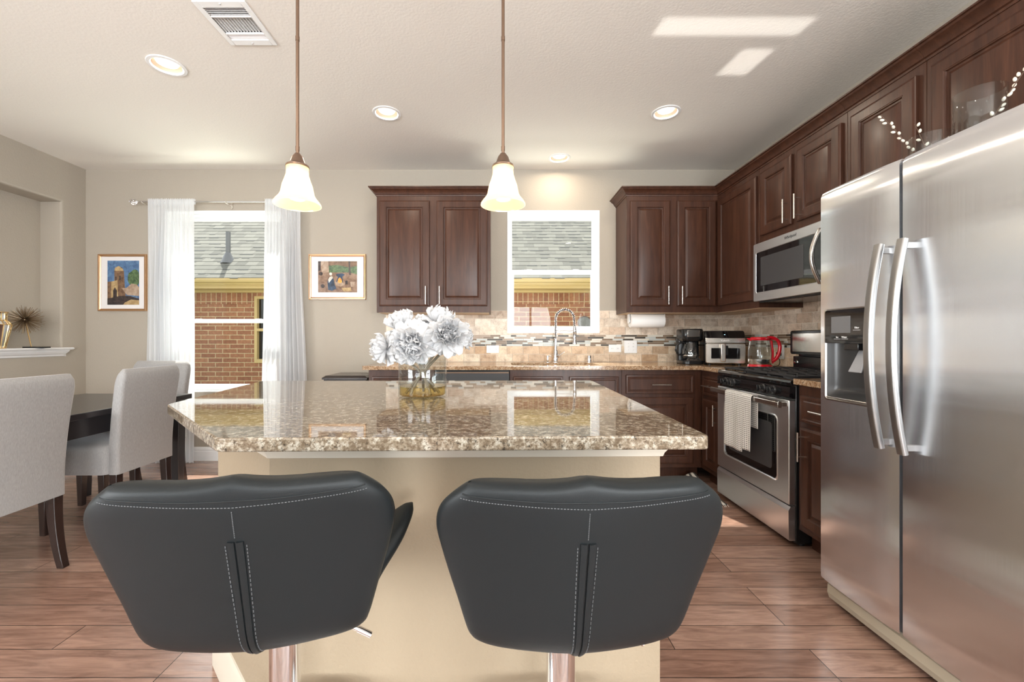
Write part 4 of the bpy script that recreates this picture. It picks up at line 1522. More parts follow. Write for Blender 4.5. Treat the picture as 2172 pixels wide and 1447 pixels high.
# ================================================================== REFRIGERATOR
t = thing('refrigerator', 'tall stainless side-by-side refrigerator with water dispenser at the right', 'refrigerator', (1.410, 1.842, 0), RZ)
FW = 0.912
MB().box(0.006, 0.075, 0.03, FW - 0.006, 0.80, 1.765).build('body', 'grey_plastic', t, bevel=0.004)
def fridge_door(x0, x1, parent, hole=None):
    z0, z1 = 0.103, 1.782
    n_ = 14
    mb = MB()
    def yc(x):
        s = (x - x0) / (x1 - x0)
        return 0.010 * (2 * s - 1) ** 4
    # outer skin by columns and rows, with the dispenser opening left out
    xs = [lerp(x0, x1, k / n_) for k in range(n_ + 1)]
    zs = [z0, z0 + 0.004] + [lerp(z0, z1, k / 16) for k in range(1, 16)] + [z1 - 0.02, z1 - 0.006, z1]
    if hole:
        xs = sorted(set([x for x in xs if not (hole[0] - 0.015 < x < hole[1] + 0.015)] + [hole[0], hole[1]] + [lerp(hole[0], hole[1], k / 5) for k in range(1, 5)]))
        zs = sorted(set([z for z in zs if not (hole[2] - 0.03 < z < hole[3] + 0.03)] + [hole[2], hole[3]] + [lerp(hole[2], hole[3], k / 4) for k in range(1, 4)]))
    def yy(x, z):
        e = 0.0
        if z > z1 - 0.021: e = 0.010 * ((z - (z1 - 0.021)) / 0.021) ** 2
        if z < z0 + 0.003: e = 0.003
        return yc(x) + e
    nx, nz = len(xs), len(zs)
    vs = [(x, yy(x, z), z) for z in zs for x in xs]
    fs = []
    for j in range(nz - 1):
        for i in range(nx - 1):
            if hole and hole[0] - 1e-6 <= xs[i] and xs[i + 1] <= hole[1] + 1e-6 and hole[2] - 1e-6 <= zs[j] and zs[j + 1] <= hole[3] + 1e-6:
                continue
            fs.append((j * nx + i, j * nx + i + 1, (j + 1) * nx + i + 1, (j + 1) * nx + i))
    mb.add(vs, fs)
    bk = 0.066
    rim = [(x, z0) for x in xs] + [(x1, z) for z in zs[1:]] + [(x, z1) for x in xs[::-1][1:]] + [(x0, z) for z in zs[::-1][1:-1]]
    m_ = len(rim)
    v2 = [(x, yy(x, z), z) for x, z in rim] + [(x, bk, z) for x, z in rim]
    f2 = [(i, m_ + i, m_ + (i + 1) % m_, (i + 1) % m_) for i in range(m_)] + [tuple(range(m_, 2 * m_))[::-1]]
    mb.add(v2, f2)
    return mb.build('door', 'steel', parent, angle=50)
HX0, HX1, HZ0, HZ1 = 0.037, 0.262, 0.890, 1.268
fd = fridge_door(0.0, 0.360, t, (HX0, HX1, HZ0, HZ1))
rd = fridge_door(0.372, FW, t)
MB().box(0.356, 0.030, 0.10, 0.376, 0.074, 1.775).build('gasket', 'black_matt', t, smooth=False)
def fridge_handle(x, parent):
    pth = []
    zt, zb_ = 1.487, 0.752
    for k in range(25):
        s = k / 24
        a = 2 * s - 1
        pth.append((x, -0.026 - 0.040 * (1 - a * a), lerp(zb_, zt, s)))
    loops = []
    for k, p in enumerate(pth):
        q = pth[min(k + 1, 24)]
        r0 = pth[max(k - 1, 0)]
        tz = Vector((0, q[1] - r0[1], q[2] - r0[2])).normalized()
        nn = Vector((0, -tz.z, tz.y))
        lp = []
        for (u, w_) in rrect(-0.0155, -0.011, 0.0155, 0.011, 0.0085, 4):
            lp.append((p[0] + u, p[1] + nn.y * w_, p[2] + nn.z * w_))
        loops.append(lp)
    mb = MB()
    mb.loft(loops)
    for zz in (zt - 0.022, zb_ + 0.022):
        mb.box(x - 0.006, -0.026, zz - 0.010, x + 0.006, 0.012, zz + 0.010)
    mb.build('handle', 'fridge_handle', parent, angle=50)
fridge_handle(0.322, fd)
fridge_handle(0.410, rd)
# dispenser recess
dm = MB()
dd = 0.10
nn_ = 8
def cav(u, v):
    x = lerp(HX0, HX1, u)
    z = lerp(HZ0, 1.130, v)
    e = math.sin(PI * min(1, max(0, u))) ** 0.5 if 0 < u < 1 else 0.0
    deep = 0.058 * (smooth01(v * 6)) * e
    return (x, 0.004 + deep, z)
dm.grid(cav, 20, 16)
dispo = dm.build('dispenser_cavity', 'cavity', fd, angle=70)
fr_ = MB()
fr_.loft([rloop(HX0 - 0.004, HZ0 - 0.004, HX1 + 0.004, HZ1 + 0.004, 0.014, 0.004), rloop(HX0 - 0.004, HZ0 - 0.004, HX1 + 0.004, HZ1 + 0.004, 0.014, -0.0015),
          rloop(HX0 + 0.002, HZ0 + 0.002, HX1 - 0.002, HZ1 - 0.002, 0.012, -0.0025), rloop(HX0 + 0.005, HZ0 + 0.005, HX1 - 0.005, HZ1 - 0.005, 0.012, 0.004)], True, False, False)
fr_.build('bezel', 'steel_handle', fd)
pp = MB()
pp.loft([rloop(HX0 + 0.003, 1.128, HX1 - 0.003, HZ1 - 0.003, 0.008, 0.012), rloop(HX0 + 0.003, 1.128, HX1 - 0.003, HZ1 - 0.003, 0.008, -0.003)])
ppo = pp.build('control_panel', 'black_gloss', fd, smooth=False)
MB().box(0.075, -0.0042, 1.170, 0.170, -0.003, 1.238).build('display', 'grey_plastic', ppo, smooth=False)
lettering('ice_lettering', 'Ice', 0.010, 'plastic_white', ppo, (0.105, -0.0035, 1.153))
lettering('water_lettering', 'Water', 0.010, 'plastic_white', ppo, (0.140, -0.0035, 1.153))
lettering('filter_lettering', 'Filter', 0.010, 'plastic_white', ppo, (0.200, -0.0035, 1.190))
mb = MB()
mb.box(0.088, -0.0036, 1.145, 0.122, -0.003, 1.146)
mb.box(0.126, -0.0036, 1.145, 0.158, -0.003, 1.146)
mb.box(0.182, -0.0036, 1.180, 0.215, -0.003, 1.181)
mb.build('label_rule', 'plastic_white', ppo, smooth=False)
MB().box(HX0 + 0.09, 0.004, 1.100, HX0 + 0.16, 0.05, 1.130).build('nozzle', 'black_plastic', fd, bevel=0.004)
MB().loft([[(0.155, 0.045, 1.105), (0.190, 0.045, 1.105), (0.190, 0.052, 1.105), (0.155, 0.052, 1.105)], [(0.138, 0.012, 1.012), (0.200, 0.012, 1.012), (0.200, 0.020, 1.012), (0.138, 0.020, 1.012)]]).build('paddle', 'paddle', fd, bevel=0.003)
MB().box(HX0 + 0.006, 0.0, HZ0 + 0.004, HX1 - 0.006, 0.055, HZ0 + 0.012).build('drip_tray', 'steel_handle', fd, bevel=0.002)
gm = MB()
gm.loft([[(x, 0.05, 0.02), (x, 0.030, 0.025), (x, 0.022, 0.05), (x, 0.024, 0.085), (x, 0.05, 0.095), (x, 0.10, 0.095), (x, 0.10, 0.02)] for x in (0.02, FW - 0.01)])
gm.build('toe_grille', 'beige_plastic', t, smooth=False)
for xx in (0.06, FW - 0.06):
    MB().lathe([(0.02, 0.0), (0.02, 0.03)], (xx, 0.12, 0), 14).build('foot', 'black_matt', t)
    MB().lathe([(0.02, 0.0), (0.02, 0.03)], (xx, 0.72, 0), 14).build('foot', 'black_matt', t)
#@@ITEMS
# ================================================================== ISLAND
IP = [(0.474, 0.934), (-0.612, 0.912), (-1.092, 1.385), (-1.212, 2.165), (0.492, 2.185)]
def round_poly(pts, rs, n=5):
    out = []
    m_ = len(pts)
    for i in range(m_):
        p = Vector(pts[i])
        a = (Vector(pts[i - 1]) - p).normalized()
        b = (Vector(pts[(i + 1) % m_]) - p).normalized()
        r_ = rs[i]
        for k in range(n + 1):
            s = k / n
            q = (p + a * r_) * (1 - s) ** 2 + p * 2 * s * (1 - s) + (p + b * r_) * s ** 2
            out.append((q.x, q.y))
    return out
mb = MB()
mb.prism(round_poly(IP, [0.016, 0.02, 0.02, 0.03, 0.02]), CT - 0.031, CT)
tag(mb.build('island_worktop', 'granite', bevel=0.004, seg=3, angle=30), 'large polished granite island top with angled left corner, white flowers on it', 'countertop')
t = thing('kitchen_island', 'beige plastered island base under the polished granite top', 'island', (0, 0, 0))
BP = [(0.430, 1.110), (-0.592, 1.090), (-0.985, 1.480), (-0.985, 2.09), (0.430, 2.11)]
MB().prism(BP, 0.0, CT - 0.032).build('base', 'island_paint', t, smooth=False)
def offset_poly(pts, d):
    m_ = len(pts)
    out = []
    for i in range(m_):
        p = Vector(pts[i])
        e0 = (p - Vector(pts[i - 1])).normalized()
        e1 = (Vector(pts[(i + 1) % m_]) - p).normalized()
        n0, n1 = Vector((e0.y, -e0.x)), Vector((e1.y, -e1.x))
        q = n0 + n1
        q = q / q.dot(n0)
        out.append(p - q * d)
    return out
def band(prof, pts):
    mb = MB()
    mb.loft([[(q.x, q.y, z) for q in offset_poly(pts, o)] for o, z in prof], True, False, False)
    return mb
zt = CT - 0.0325
band([(0.0, zt - 0.062), (0.006, zt - 0.060), (0.009, zt - 0.050), (0.018, zt - 0.036), (0.024, zt - 0.026), (0.034, zt - 0.016), (0.034, zt), (0.0, zt)], BP).build('crown_trim', 'trim_cream', t, angle=30)
band([(0.0, 0.0), (0.016, 0.0), (0.016, 0.085), (0.011, 0.100), (0.012, 0.110), (0.004, 0.128), (0.0, 0.130)], BP).build('baseboard', 'trim_cream', t, angle=30)

# ================================================================== BAR STOOLS
def cat(vals, t):
    n_ = len(vals) - 1
    x = min(max(t, 0), 1) * n_
    i = min(int(x), n_ - 1)
    f = x - i
    p0, p1, p2, p3 = vals[max(i - 1, 0)], vals[i], vals[i + 1], vals[min(i + 2, n_)]
    return 0.5 * (2 * p1 + (p2 - p0) * f + (2 * p0 - 5 * p1 + 4 * p2 - p3) * f * f + (3 * p1 - p0 - 3 * p2 + p3) * f ** 3)
# rows: y, z, half width, forward/up lift of the side edge, forward sweep of the side
ROWS = [
    (0.165, 0.050, 0.150, 0.020, 0.00),
    (0.135, 0.020, 0.205, 0.080, 0.00),
    (0.075, 0.008, 0.256, 0.150, 0.00),
    (0.000, 0.002, 0.246, 0.135, 0.00),
    (-0.070, 0.004, 0.205, 0.080, 0.01),
    (-0.125, 0.010, 0.180, 0.020, 0.02),
    (-0.158, 0.040, 0.188, 0.000, 0.03),
    (-0.178, 0.112, 0.208, 0.000, 0.035),
    (-0.196, 0.186, 0.228, 0.000, 0.038),
    (-0.210, 0.242, 0.237, 0.000, 0.036),
    (-0.220, 0.284, 0.224, 0.000, 0.028),
    (-0.228, 0.320, 0.182, 0.000, 0.018),
]
def shell(u, v, side=0.0):
    y, z, w, lift, sweep = [cat([r_[k] for r_ in ROWS], v) for k in range(5)]
    au = abs(u)
    x = w * u
    k = au ** 1.5
    z2 = z + lift * au ** 2.2
    y2 = y + sweep * k
    if v > 0.9:                       # the top edge dips a little at the seam
        z2 += 0.010 * (v - 0.9) / 0.1 * (1 - min(1, au * 2.2)) ** 2
    return Vector((x, y2, z2))
def shell_n(u, v):
    e = 1e-3
    a = shell(min(u + e, 1), v) - shell(max(u - e, -1), v)
    b = shell(u, min(v + e, 1)) - shell(u, max(v - e, 0))
    return b.cross(a).normalized()   # points to the sitter's side
def bar_stool(label, loc, rz):
    t = thing('bar_stool', label, 'bar stool', loc, rz, 'charcoal swivel stools at the island')
    ZS = 0.605
    t_ = 0.021
    def thick(u, v):
        du = max(0.0, 1 - abs(u) ** 10)
        dv = max(0.0, 1 - abs(2 * v - 1) ** 26)
        return t_ * math.sqrt(du) * math.sqrt(dv)
    nu, nv = 48, 66
    us = [math.sin((i / nu - 0.5) * PI) for i in range(nu + 1)]
    us = [0.5 * a + 0.5 * (2 * i / nu - 1) for i, a in enumerate(us)]
    mb = MB()
    A, Bv = [], []
    for j in range(nv + 1):
        v = 0.5 - 0.5 * math.cos(PI * j / nv)
        v = 0.35 * v + 0.65 * j / nv
        for u in us:
            p, n_, th = shell(u, v), shell_n(u, v), thick(u, v)
            puff = 1.0
            if v > 0.5:
                puff = 1.15
            # sewn channels on the sitter's side
            seam = math.exp(-(u / 0.03) ** 2) * 0.35 + math.exp(-((abs(u) - 0.5) / 0.03) ** 2) * 0.1
            A.append(p - n_ * th * 0.9 + Vector((0, 0, ZS)))
            Bv.append(p + n_ * th * puff * (1 - seam * 0.5) + Vector((0, 0, ZS)))
    w = nu + 1
    fa = [(j * w + i, (j + 1) * w + i, (j + 1) * w + i + 1, j * w + i + 1) for j in range(nv) for i in range(nu)]
    fb = [(j * w + i, j * w + i + 1, (j + 1) * w + i + 1, (j + 1) * w + i) for j in range(nv) for i in range(nu)]
    mb.add(A, fa)
    mb.add(Bv, fb)
    so = mb.build('seat_shell', 'leather', t, angle=80)
    # merge the rim
    import bmesh
    bm = bmesh.new()
    bm.from_mesh(so.data)
    bmesh.ops.remove_doubles(bm, verts=bm.verts, dist=0.0004)
    bmesh.ops.recalc_face_normals(bm, faces=bm.faces)
    bm.to_mesh(so.data)
    bm.free()
    so.data.polygons.foreach_set('use_smooth', [True] * len(so.data.polygons))
    # pleat down the centre of the back
    def outer(u, v, off=0.001):
        return shell(u, v) - shell_n(u, v) * (thick(u, v) * 0.9 + off) + Vector((0, 0, ZS))
    pl = MB()
    V0, V1 = 0.40, 0.80
    loops = []
    for k in range(31):
        v = lerp(V0, V1, k / 30)
        lp = []
        for (uu, oo) in ((-0.045, -0.002), (-0.042, 0.0025), (-0.012, 0.0035), (-0.004, 0.003), (-0.003, -0.002)):
            lp.append(tuple(outer(uu, v, oo)))
        loops.append(lp)
    pl.loft(loops, True)
    loops = []
    for k in range(31):
        v = lerp(V0, V1, k / 30)
        lp = []
        for (uu, oo) in ((0.006, -0.002), (0.007, 0.0035), (0.016, 0.0045), (0.046, 0.0025), (0.050, -0.002)):
            lp.append(tuple(outer(uu, v, oo)))
        loops.append(lp)
    pl.loft(loops, True)
    pl.build('back_pleat', 'leather', t, angle=60)
    st = MB()
    def dashes(fn, L, n_):
        for k in range(n_):
            a, b = (k + 0.15) / n_, (k + 0.75) / n_
            st.tube([fn(a), fn((a + b) / 2), fn(b)], 0.0007, 5)
    def edge(s):
        u = lerp(-0.93, 0.93, s)
        return outer(u, 0.945 - 0.030 * (1 - abs(u)) , 0.0003)
    dashes(edge, 0.5, 84)
    dashes(lambda s: outer(0.0, lerp(0.81, 0.905, s), 0.0003), 0.1, 15)
    dashes(lambda s: outer(0.062, lerp(0.41, 0.79, s), 0.0003), 0.2, 38)
    dashes(lambda s: outer(-0.060, lerp(0.41, 0.79, s), 0.0003), 0.2, 38)
    st.build('stitching', 'thread', so)
    # welt between back and front cover
    wl_ = MB()
    wl_.tube([outer(lerp(-0.95, 0.95, k / 60), 0.958 - 0.024 * (1 - abs(lerp(-0.95, 0.95, k / 60))), 0.0002) for k in range(61)], 0.0011, 6)
    wl_.build('piping', 'leather', so)
    # under-seat plate, gas lift, lever, foot rest and disc base
    MB().box(-0.075, -0.06, ZS - 0.040, 0.075, 0.09, ZS - 0.012).build('seat_plate', 'black_matt', t, bevel=0.006)
    MB().lathe([(0.0, 0.02), (0.027, 0.02), (0.027, 0.40), (0.020, 0.405), (0.020, ZS - 0.045), (0.0, ZS - 0.045)], (0, 0, 0), 36, False, False).build('lift_column', 'chrome', t)
    MB().lathe([(0.030, 0.385), (0.030, ZS - 0.05), (0.024, ZS - 0.047), (0.024, 0.385)], (0, 0, 0), 36, False, False, cyc=True).build('column_sleeve', 'chrome', t)
    MB().lathe([(0.0, 0.0), (0.178, 0.0), (0.180, 0.006), (0.174, 0.012), (0.10, 0.022), (0.04, 0.040), (0.030, 0.06), (0.0, 0.06)], (0, 0, 0), 56, False, False).build('disc_base', 'chrome', t)
    fr = [(0.0, 0.025, 0.27)] + [(0.15 * math.sin(a), 0.06 + 0.13 * (1 - math.cos(a)) / 2 + 0.0, 0.27) for a in [PI * k / 10 - PI / 2 for k in range(0, 11)]] 
    ring = [(0.145 * math.cos(a), 0.09 + 0.09 * math.sin(a), 0.27) for a in [PI * 1.25 + (1.5 * PI) * 0 + 2 * PI * k / 32 for k in range(33)]]
    fm = MB()
    fm.tube(ring, 0.010, 12)
    fm.tube([(0, 0.0, 0.27), (0, 0.02, 0.27)], 0.012, 12)
    fm.build('footrest', 'chrome', t)
    lm = MB()
    lm.tube([(0.02, 0.0, ZS - 0.045), (0.10, 0.0, ZS - 0.055), (0.150, 0.0, ZS - 0.080)], 0.0045, 10)
    lm.tube([(0.145, 0.0, ZS - 0.077), (0.172, 0.0, ZS - 0.093)], 0.0065, 12)
    lm.build('height_lever', 'chrome', t)
    return t
bar_stool('left charcoal bar stool, turned so its right seat wing shows', (-0.441, 0.872, 0), math.radians(9))
bar_stool('right charcoal bar stool, its back nearly square to the viewer', (0.131, 0.868, 0), math.radians(2))

# ================================================================== DINING SET
t = thing('dining_table', 'black-brown rectangular dining table behind the grey chairs', 'table', (-2.67, 2.33, 0))
hw, hl = 0.40, 0.79
MB().box(-hw, -hl, 0.705, hw, hl, 0.74).build('tabletop', 'table', t, bevel=0.003)
mb = MB()
g = 0.03
mb.box(-hw + g, -hl + g, 0.60, -hw + g + 0.025, hl - g, 0.705)
mb.box(hw - g - 0.025, -hl + g, 0.60, hw - g, hl - g, 0.705)
mb.box(-hw + g, -hl + g, 0.60, hw - g, -hl + g + 0.025, 0.705)
mb.box(-hw + g, hl - g - 0.025, 0.60, hw - g, hl - g, 0.705)
mb.build('apron', 'table', t, smooth=False)
for sx_ in (-1, 1):
    for sy_ in (-1, 1):
        cx_, cy_ = sx_ * (hw - 0.062), sy_ * (hl - 0.062)
        lp = []
        for z, k in ((0.0, 0.026), (0.45, 0.034), (0.705, 0.036)):
            lp.append([(cx_ - k, cy_ - k, z), (cx_ + k, cy_ - k, z), (cx_ + k, cy_ + k, z), (cx_ - k, cy_ + k, z)])
        MB().loft(lp).build('leg', 'table', t, bevel=0.003)

def dining_chair(label, loc, rz, first=None):
    """local: sitter faces +y, outer face of the back at y=0"""
    if first is not None:
        t = copy_tree(first)
        t.location = loc
        t.rotation_euler = (0, 0, rz)
        t['label'] = label
        return t
    t = thing('dining_chair', label, 'chair', loc, rz, 'grey upholstered dining chairs')
    w = 0.21
    def yb(z):
        s = max(0, (z - 0.45) / 0.52)
        return -0.055 * s ** 1.6
    loops = []
    for k in range(21):
        z = lerp(0.36, 0.968, k / 20)
        s = (z - 0.36) / 0.6
        hw_ = w + 0.012 * s ** 2
        tk = 0.062
        if k == 20: z -= 0.0
        edge = max(0.0, (k - 17) / 3)
        q = 0.022 * (1 - math.sqrt(max(0, 1 - edge ** 2)))
        y0_ = yb(z)
        lp = []
        for (x, y) in rrect(-hw_ + q, y0_ + q, hw_ - q, y0_ + tk - q, min(0.020, (tk - 2 * q) * 0.48), 4):
            # arched top
            lp.append((x, y, z + (0.008 * (1 - (x / hw_) ** 2) * s)))
        loops.append(lp)
    MB().loft(loops).build('backrest', 'velvet', t, angle=70)
    # piping on the rear edges
    for s_ in (-1, 1):
        pass
    lp = []
    for (z, q) in ((0.36, 0.004), (0.362, 0.0), (0.44, -0.002), (0.495, 0.002), (0.515, 0.012), (0.527, 0.035), (0.537, 0.09), (0.541, 0.15)):
        lp.append([(x, y, z) for x, y in rrect(-w - 0.008 + q, 0.055 + min(q, 0.01), w + 0.008 - q, 0.485 - q, 0.035, 5)])
    MB().loft(lp).build('seat', 'velvet', t, angle=60)
    for s_ in (-1, 1):
        x = s_ * (w - 0.028)
        lo_ = []
        for k in range(9):
            a = k / 8
            z = lerp(0.365, 0.0, a)
            y = 0.035 - 0.045 * a ** 2.2
            k_ = lerp(0.023, 0.017, a)
            lo_.append([(x - k_, y - k_, z), (x + k_, y - k_, z), (x + k_, y + k_, z), (x - k_, y + k_, z)])
        MB().loft(lo_).build('leg', 'dark_wood', t, bevel=0.003)
        lo_ = []
        for z, k_ in ((0.365, 0.024), (0.0, 0.016)):
            y = 0.45
            lo_.append([(x - k_, y - k_, z), (x + k_, y - k_, z), (x + k_, y + k_, z), (x - k_, y + k_, z)])
        MB().loft(lo_).build('leg', 'dark_wood', t, bevel=0.003)
    return t
ca = dining_chair('nearest grey upholstered dining chair, cut off by the left edge of the photo', (-2.19, 1.925, 0), math.radians(90))
dining_chair('grey dining chair in the middle, seen from behind beside the island corner', (-2.19, 2.63, 0), math.radians(90), ca)
dining_chair('grey dining chair at the far head of the table, in front of the curtain', (-2.68, 3.34, 0), math.radians(180), ca)

# ================================================================== CURTAINS
yr = D - 0.095
t = thing('curtain_rod', 'thin silver curtain rod with openwork finial above the dining window', 'curtain rod', (0, yr, 2.410))
MB().tube([(-3.30, 0, 0), (-1.80, 0, 0)], 0.0065, 12).build('rod', 'chrome', t)
for s_, x in ((-1, -3.345), (1, -1.765)):
    fm = MB()
    for k in range(8):
        a = 2 * PI * k / 8
        pth = []
        for j in range(11):
            q = j / 10
            r_ = 0.024 * math.sin(PI * q) ** 0.8 + 0.003
            pth.append((x + 0.042 * (q - 0.5) * 2 * 0.9, r_ * math.cos(a + q * 2.2), r_ * math.sin(a + q * 2.2)))
        fm.tube(pth, 0.0022, 6)
    fm.lathe([(0.0, -0.006), (0.007, 0.0), (0.0, 0.006)], (x + s_ * 0.042, 0, 0), 10, False, False, axis='x')
    fm.build('finial', 'chrome', t)
for x in (-3.27, -2.50, -1.83):
    bk = MB()
    bk.tube([(x, 0, -0.012), (x, 0.095, -0.012)], 0.004, 8)
    bk.box(x - 0.008, 0.086, -0.045, x + 0.008, 0.0945, 0.015)
    bk.tube([(x, -0.0, -0.012), (x, -0.009, 0.0)], 0.003, 8)
    bk.build('bracket', 'nickel', t, bevel=0.001, seg=1)

def curtain(label, xt0, xt1, xb0, xb1, seed, ztop, zbot=0.012):
    r_ = random.Random(seed)
    nf = 11
    ph = [r_.uniform(0.55, 1.45) for _ in range(nf)]
    cum = [0]
    for p in ph: cum.append(cum[-1] + p)
    cum = [c / cum[-1] for c in cum]
    amp = [r_.uniform(0.5, 1.25) for _ in range(nf)]
    def phase(u):
        for i in range(nf):
            if u <= cum[i + 1] + 1e-9:
                f = (u - cum[i]) / (cum[i + 1] - cum[i])
                return i + f, amp[i]
        return nf, amp[-1]
    def fn(u, v):
        z = lerp(ztop + 0.022, zbot, v)
        d = smooth01(v / 0.35)
        k, am = phase(u)
        s = math.sin(2 * PI * k + 0.7 * math.sin(v * 2.5 + seed))
        s2 = math.sin(2 * PI * u * 31 + 1.3)
        x = lerp(lerp(xt0, xb0, smooth01(v)), lerp(xt1, xb1, smooth01(v)), u)
        x += 0.006 * math.sin(v * 5 + k) * d
        y = yr - 0.012 + (0.006 + 0.028 * d) * s * am + 0.004 * s2 * (1 - d)
        near = abs(z - ztop)
        if near < 0.04: y = lerp(yr - 0.011, y, smooth01(near / 0.04))
        return (x, y - 0.0 , z + (0.006 * s2 if v < 0.01 else 0))
    mb = MB()
    mb.grid(fn, 230, 46)
    o = mb.build('curtain', 'sheer', None, angle=80)
    tag(o, label, 'curtain', 'sheer white curtains at the dining window')
    # back half of the rod pocket
    hb = MB()
    hb.grid(lambda u, v: (lerp(xt0, xt1, u), yr + 0.010 + 0.003 * math.sin(u * 120), ztop + lerp(0.024, -0.024, v)), 120, 3)
    hb.build('rod_pocket', 'sheer', o, angle=80)
    return o
curtain('sheer white curtain panel on the left side of the dining window', -3.212, -2.785, -3.215, -2.775, 2, 2.410)
curtain('sheer white curtain panel on the right side of the dining window', -2.135, -1.805, -2.170, -1.740, 5, 2.410)

# ================================================================== PICTURES
def picture(label, x0, z0, x1, z1, art_box, painter, fr=0.022):
    t = thing('framed_picture', label, 'picture', ((x0 + x1) / 2, D, (z0 + z1) / 2))
    w, h = (x1 - x0) / 2, (z1 - z0) / 2
    mb = MB()
    prof = [(0, 0.0), (0, -0.018), (0.003, -0.022), (0.009, -0.022), (0.012, -0.017), (0.018, -0.015), (0.022, -0.012), (0.022, 0.0)]
    mb.loft([[(-w + i, y, -h + i), (w - i, y, -h + i), (w - i, y, h - i), (-w + i, y, h - i)] for i, y in prof], True, False, False, cyc=True)
    mb.build('frame', 'copper', t, smooth=False)
    MB().box(-w + 0.018, -0.008, -h + 0.018, w - 0.018, -0.001, h - 0.018).build('mat_board', 'mat_board', t, smooth=False)
    ax0, az0, ax1, az1 = art_box
    am = MB()
    painter(am, ax0, az0, ax1, az1)
    am.build('painting', am.mats, t, smooth=False)
    MB().box(-w + 0.020, -0.0125, -h + 0.020, w - 0.020, -0.0115, h - 0.020).build('glazing', 'picture_glass', t, smooth=False)
    return t

def paintmat(name, c1, c2, scale=30):
    m, nt, b = new_mat(name)
    n_ = noise(nt, coords(nt), scale, 4, 0.6, 0.5)
    nt.links.new(ramp(nt, n_, [(0.35, c1), (0.65, c2)]), b.inputs['Base Color'])
    b.inputs['Roughness'].default_value = 0.6
    return m
PM = dict(
    sky=paintmat('art_blue', (0.05, 0.11, 0.24), (0.13, 0.25, 0.42)), brown=paintmat('art_brown', (0.11, 0.055, 0.03), (0.26, 0.15, 0.08)),
    ochre=paintmat('art_ochre', (0.36, 0.23, 0.10), (0.55, 0.40, 0.20)), green=paintmat('art_green', (0.03, 0.07, 0.03), (0.14, 0.22, 0.09), 50),
    sand=paintmat('art_sand', (0.33, 0.22, 0.15), (0.50, 0.38, 0.28)), dark=paintmat('art_dark', (0.02, 0.015, 0.015), (0.07, 0.045, 0.04)),
    navy=paintmat('art_navy', (0.01, 0.025, 0.05), (0.03, 0.07, 0.14)), cream=paintmat('art_cream', (0.55, 0.52, 0.45), (0.8, 0.78, 0.7)),
    fire=paintmat('art_fire', (0.7, 0.15, 0.02), (0.9, 0.55, 0.08), 60), earth=paintmat('art_earth', (0.16, 0.085, 0.05), (0.34, 0.22, 0.15), 22))
class Art:
    def __init__(self, mb, x0, z0, x1, z1):
        self.mb, self.b = mb, (x0, z0, x1, z1)
        mb.mats = []
        self.k = 0
    def poly(self, pts, key):
        x0, z0, x1, z1 = self.b
        if PM[key] not in self.mb.mats: self.mb.mats.append(PM[key])
        m_ = self.mb.mats.index(PM[key])
        y = -0.0084 - 0.00014 * self.k
        self.k += 1
        self.mb.prism([(lerp(x0, x1, p[0]), lerp(z0, z1, 1 - p[1])) for p in pts], y, -0.008, 'y', m_)
def blob(cx, cy, rx, ry, seed=0, n=18, j=0.12):
    r_ = random.Random(seed)
    return [(min(1, max(0, cx + rx * (1 + r_.uniform(-j, j)) * math.cos(2 * PI * k / n))), min(1, max(0, cy + ry * (1 + r_.uniform(-j, j)) * math.sin(2 * PI * k / n)))) for k in range(n)]
def tower_art(mb, *b):
    a = Art(mb, *b)
    a.poly([(0, 0), (1, 0), (1, 1), (0, 1)], 'sky')
    a.poly(blob(0.84, 0.40, 0.2, 0.19, 3), 'green')
    a.poly([(0, 0.48), (0.26, 0.46), (0.26, 1), (0, 1)], 'brown')
    a.poly([(0.22, 0.24), (0.26, 0.17), (0.36, 0.13), (0.47, 0.16), (0.52, 0.24), (0.55, 0.60), (0.60, 1), (0.22, 1)], 'brown')
    a.poly([(0.24, 0.16), (0.36, 0.12), (0.50, 0.20), (0.50, 0.23), (0.22, 0.23)], 'ochre')
    a.poly([(0.25, 0.36), (0.29, 0.36), (0.29, 0.47), (0.25, 0.47)], 'dark')
    a.poly([(0.37, 0.34), (0.42, 0.34), (0.42, 0.44), (0.37, 0.44)], 'dark')
    a.poly([(0.12, 0.48), (0.32, 0.44), (0.34, 0.88), (0.12, 0.88)], 'ochre')
    a.poly([(0.18, 0.88), (0.18, 0.68), (0.24, 0.60), (0.30, 0.68), (0.30, 0.88)], 'dark')
    a.poly([(0.45, 0.62), (0.60, 0.62), (0.76, 0.52), (0.92, 0.54), (1, 0.60), (1, 0.80), (0.62, 0.78)], 'sand')
    a.poly([(0.0, 0.86), (0.4, 0.80), (0.7, 0.80), (1, 0.86), (1, 1), (0, 1)], 'dark')
    a.poly([(0.55, 0.95), (0.75, 0.88), (1, 0.90), (1, 1), (0.5, 1)], 'ochre')
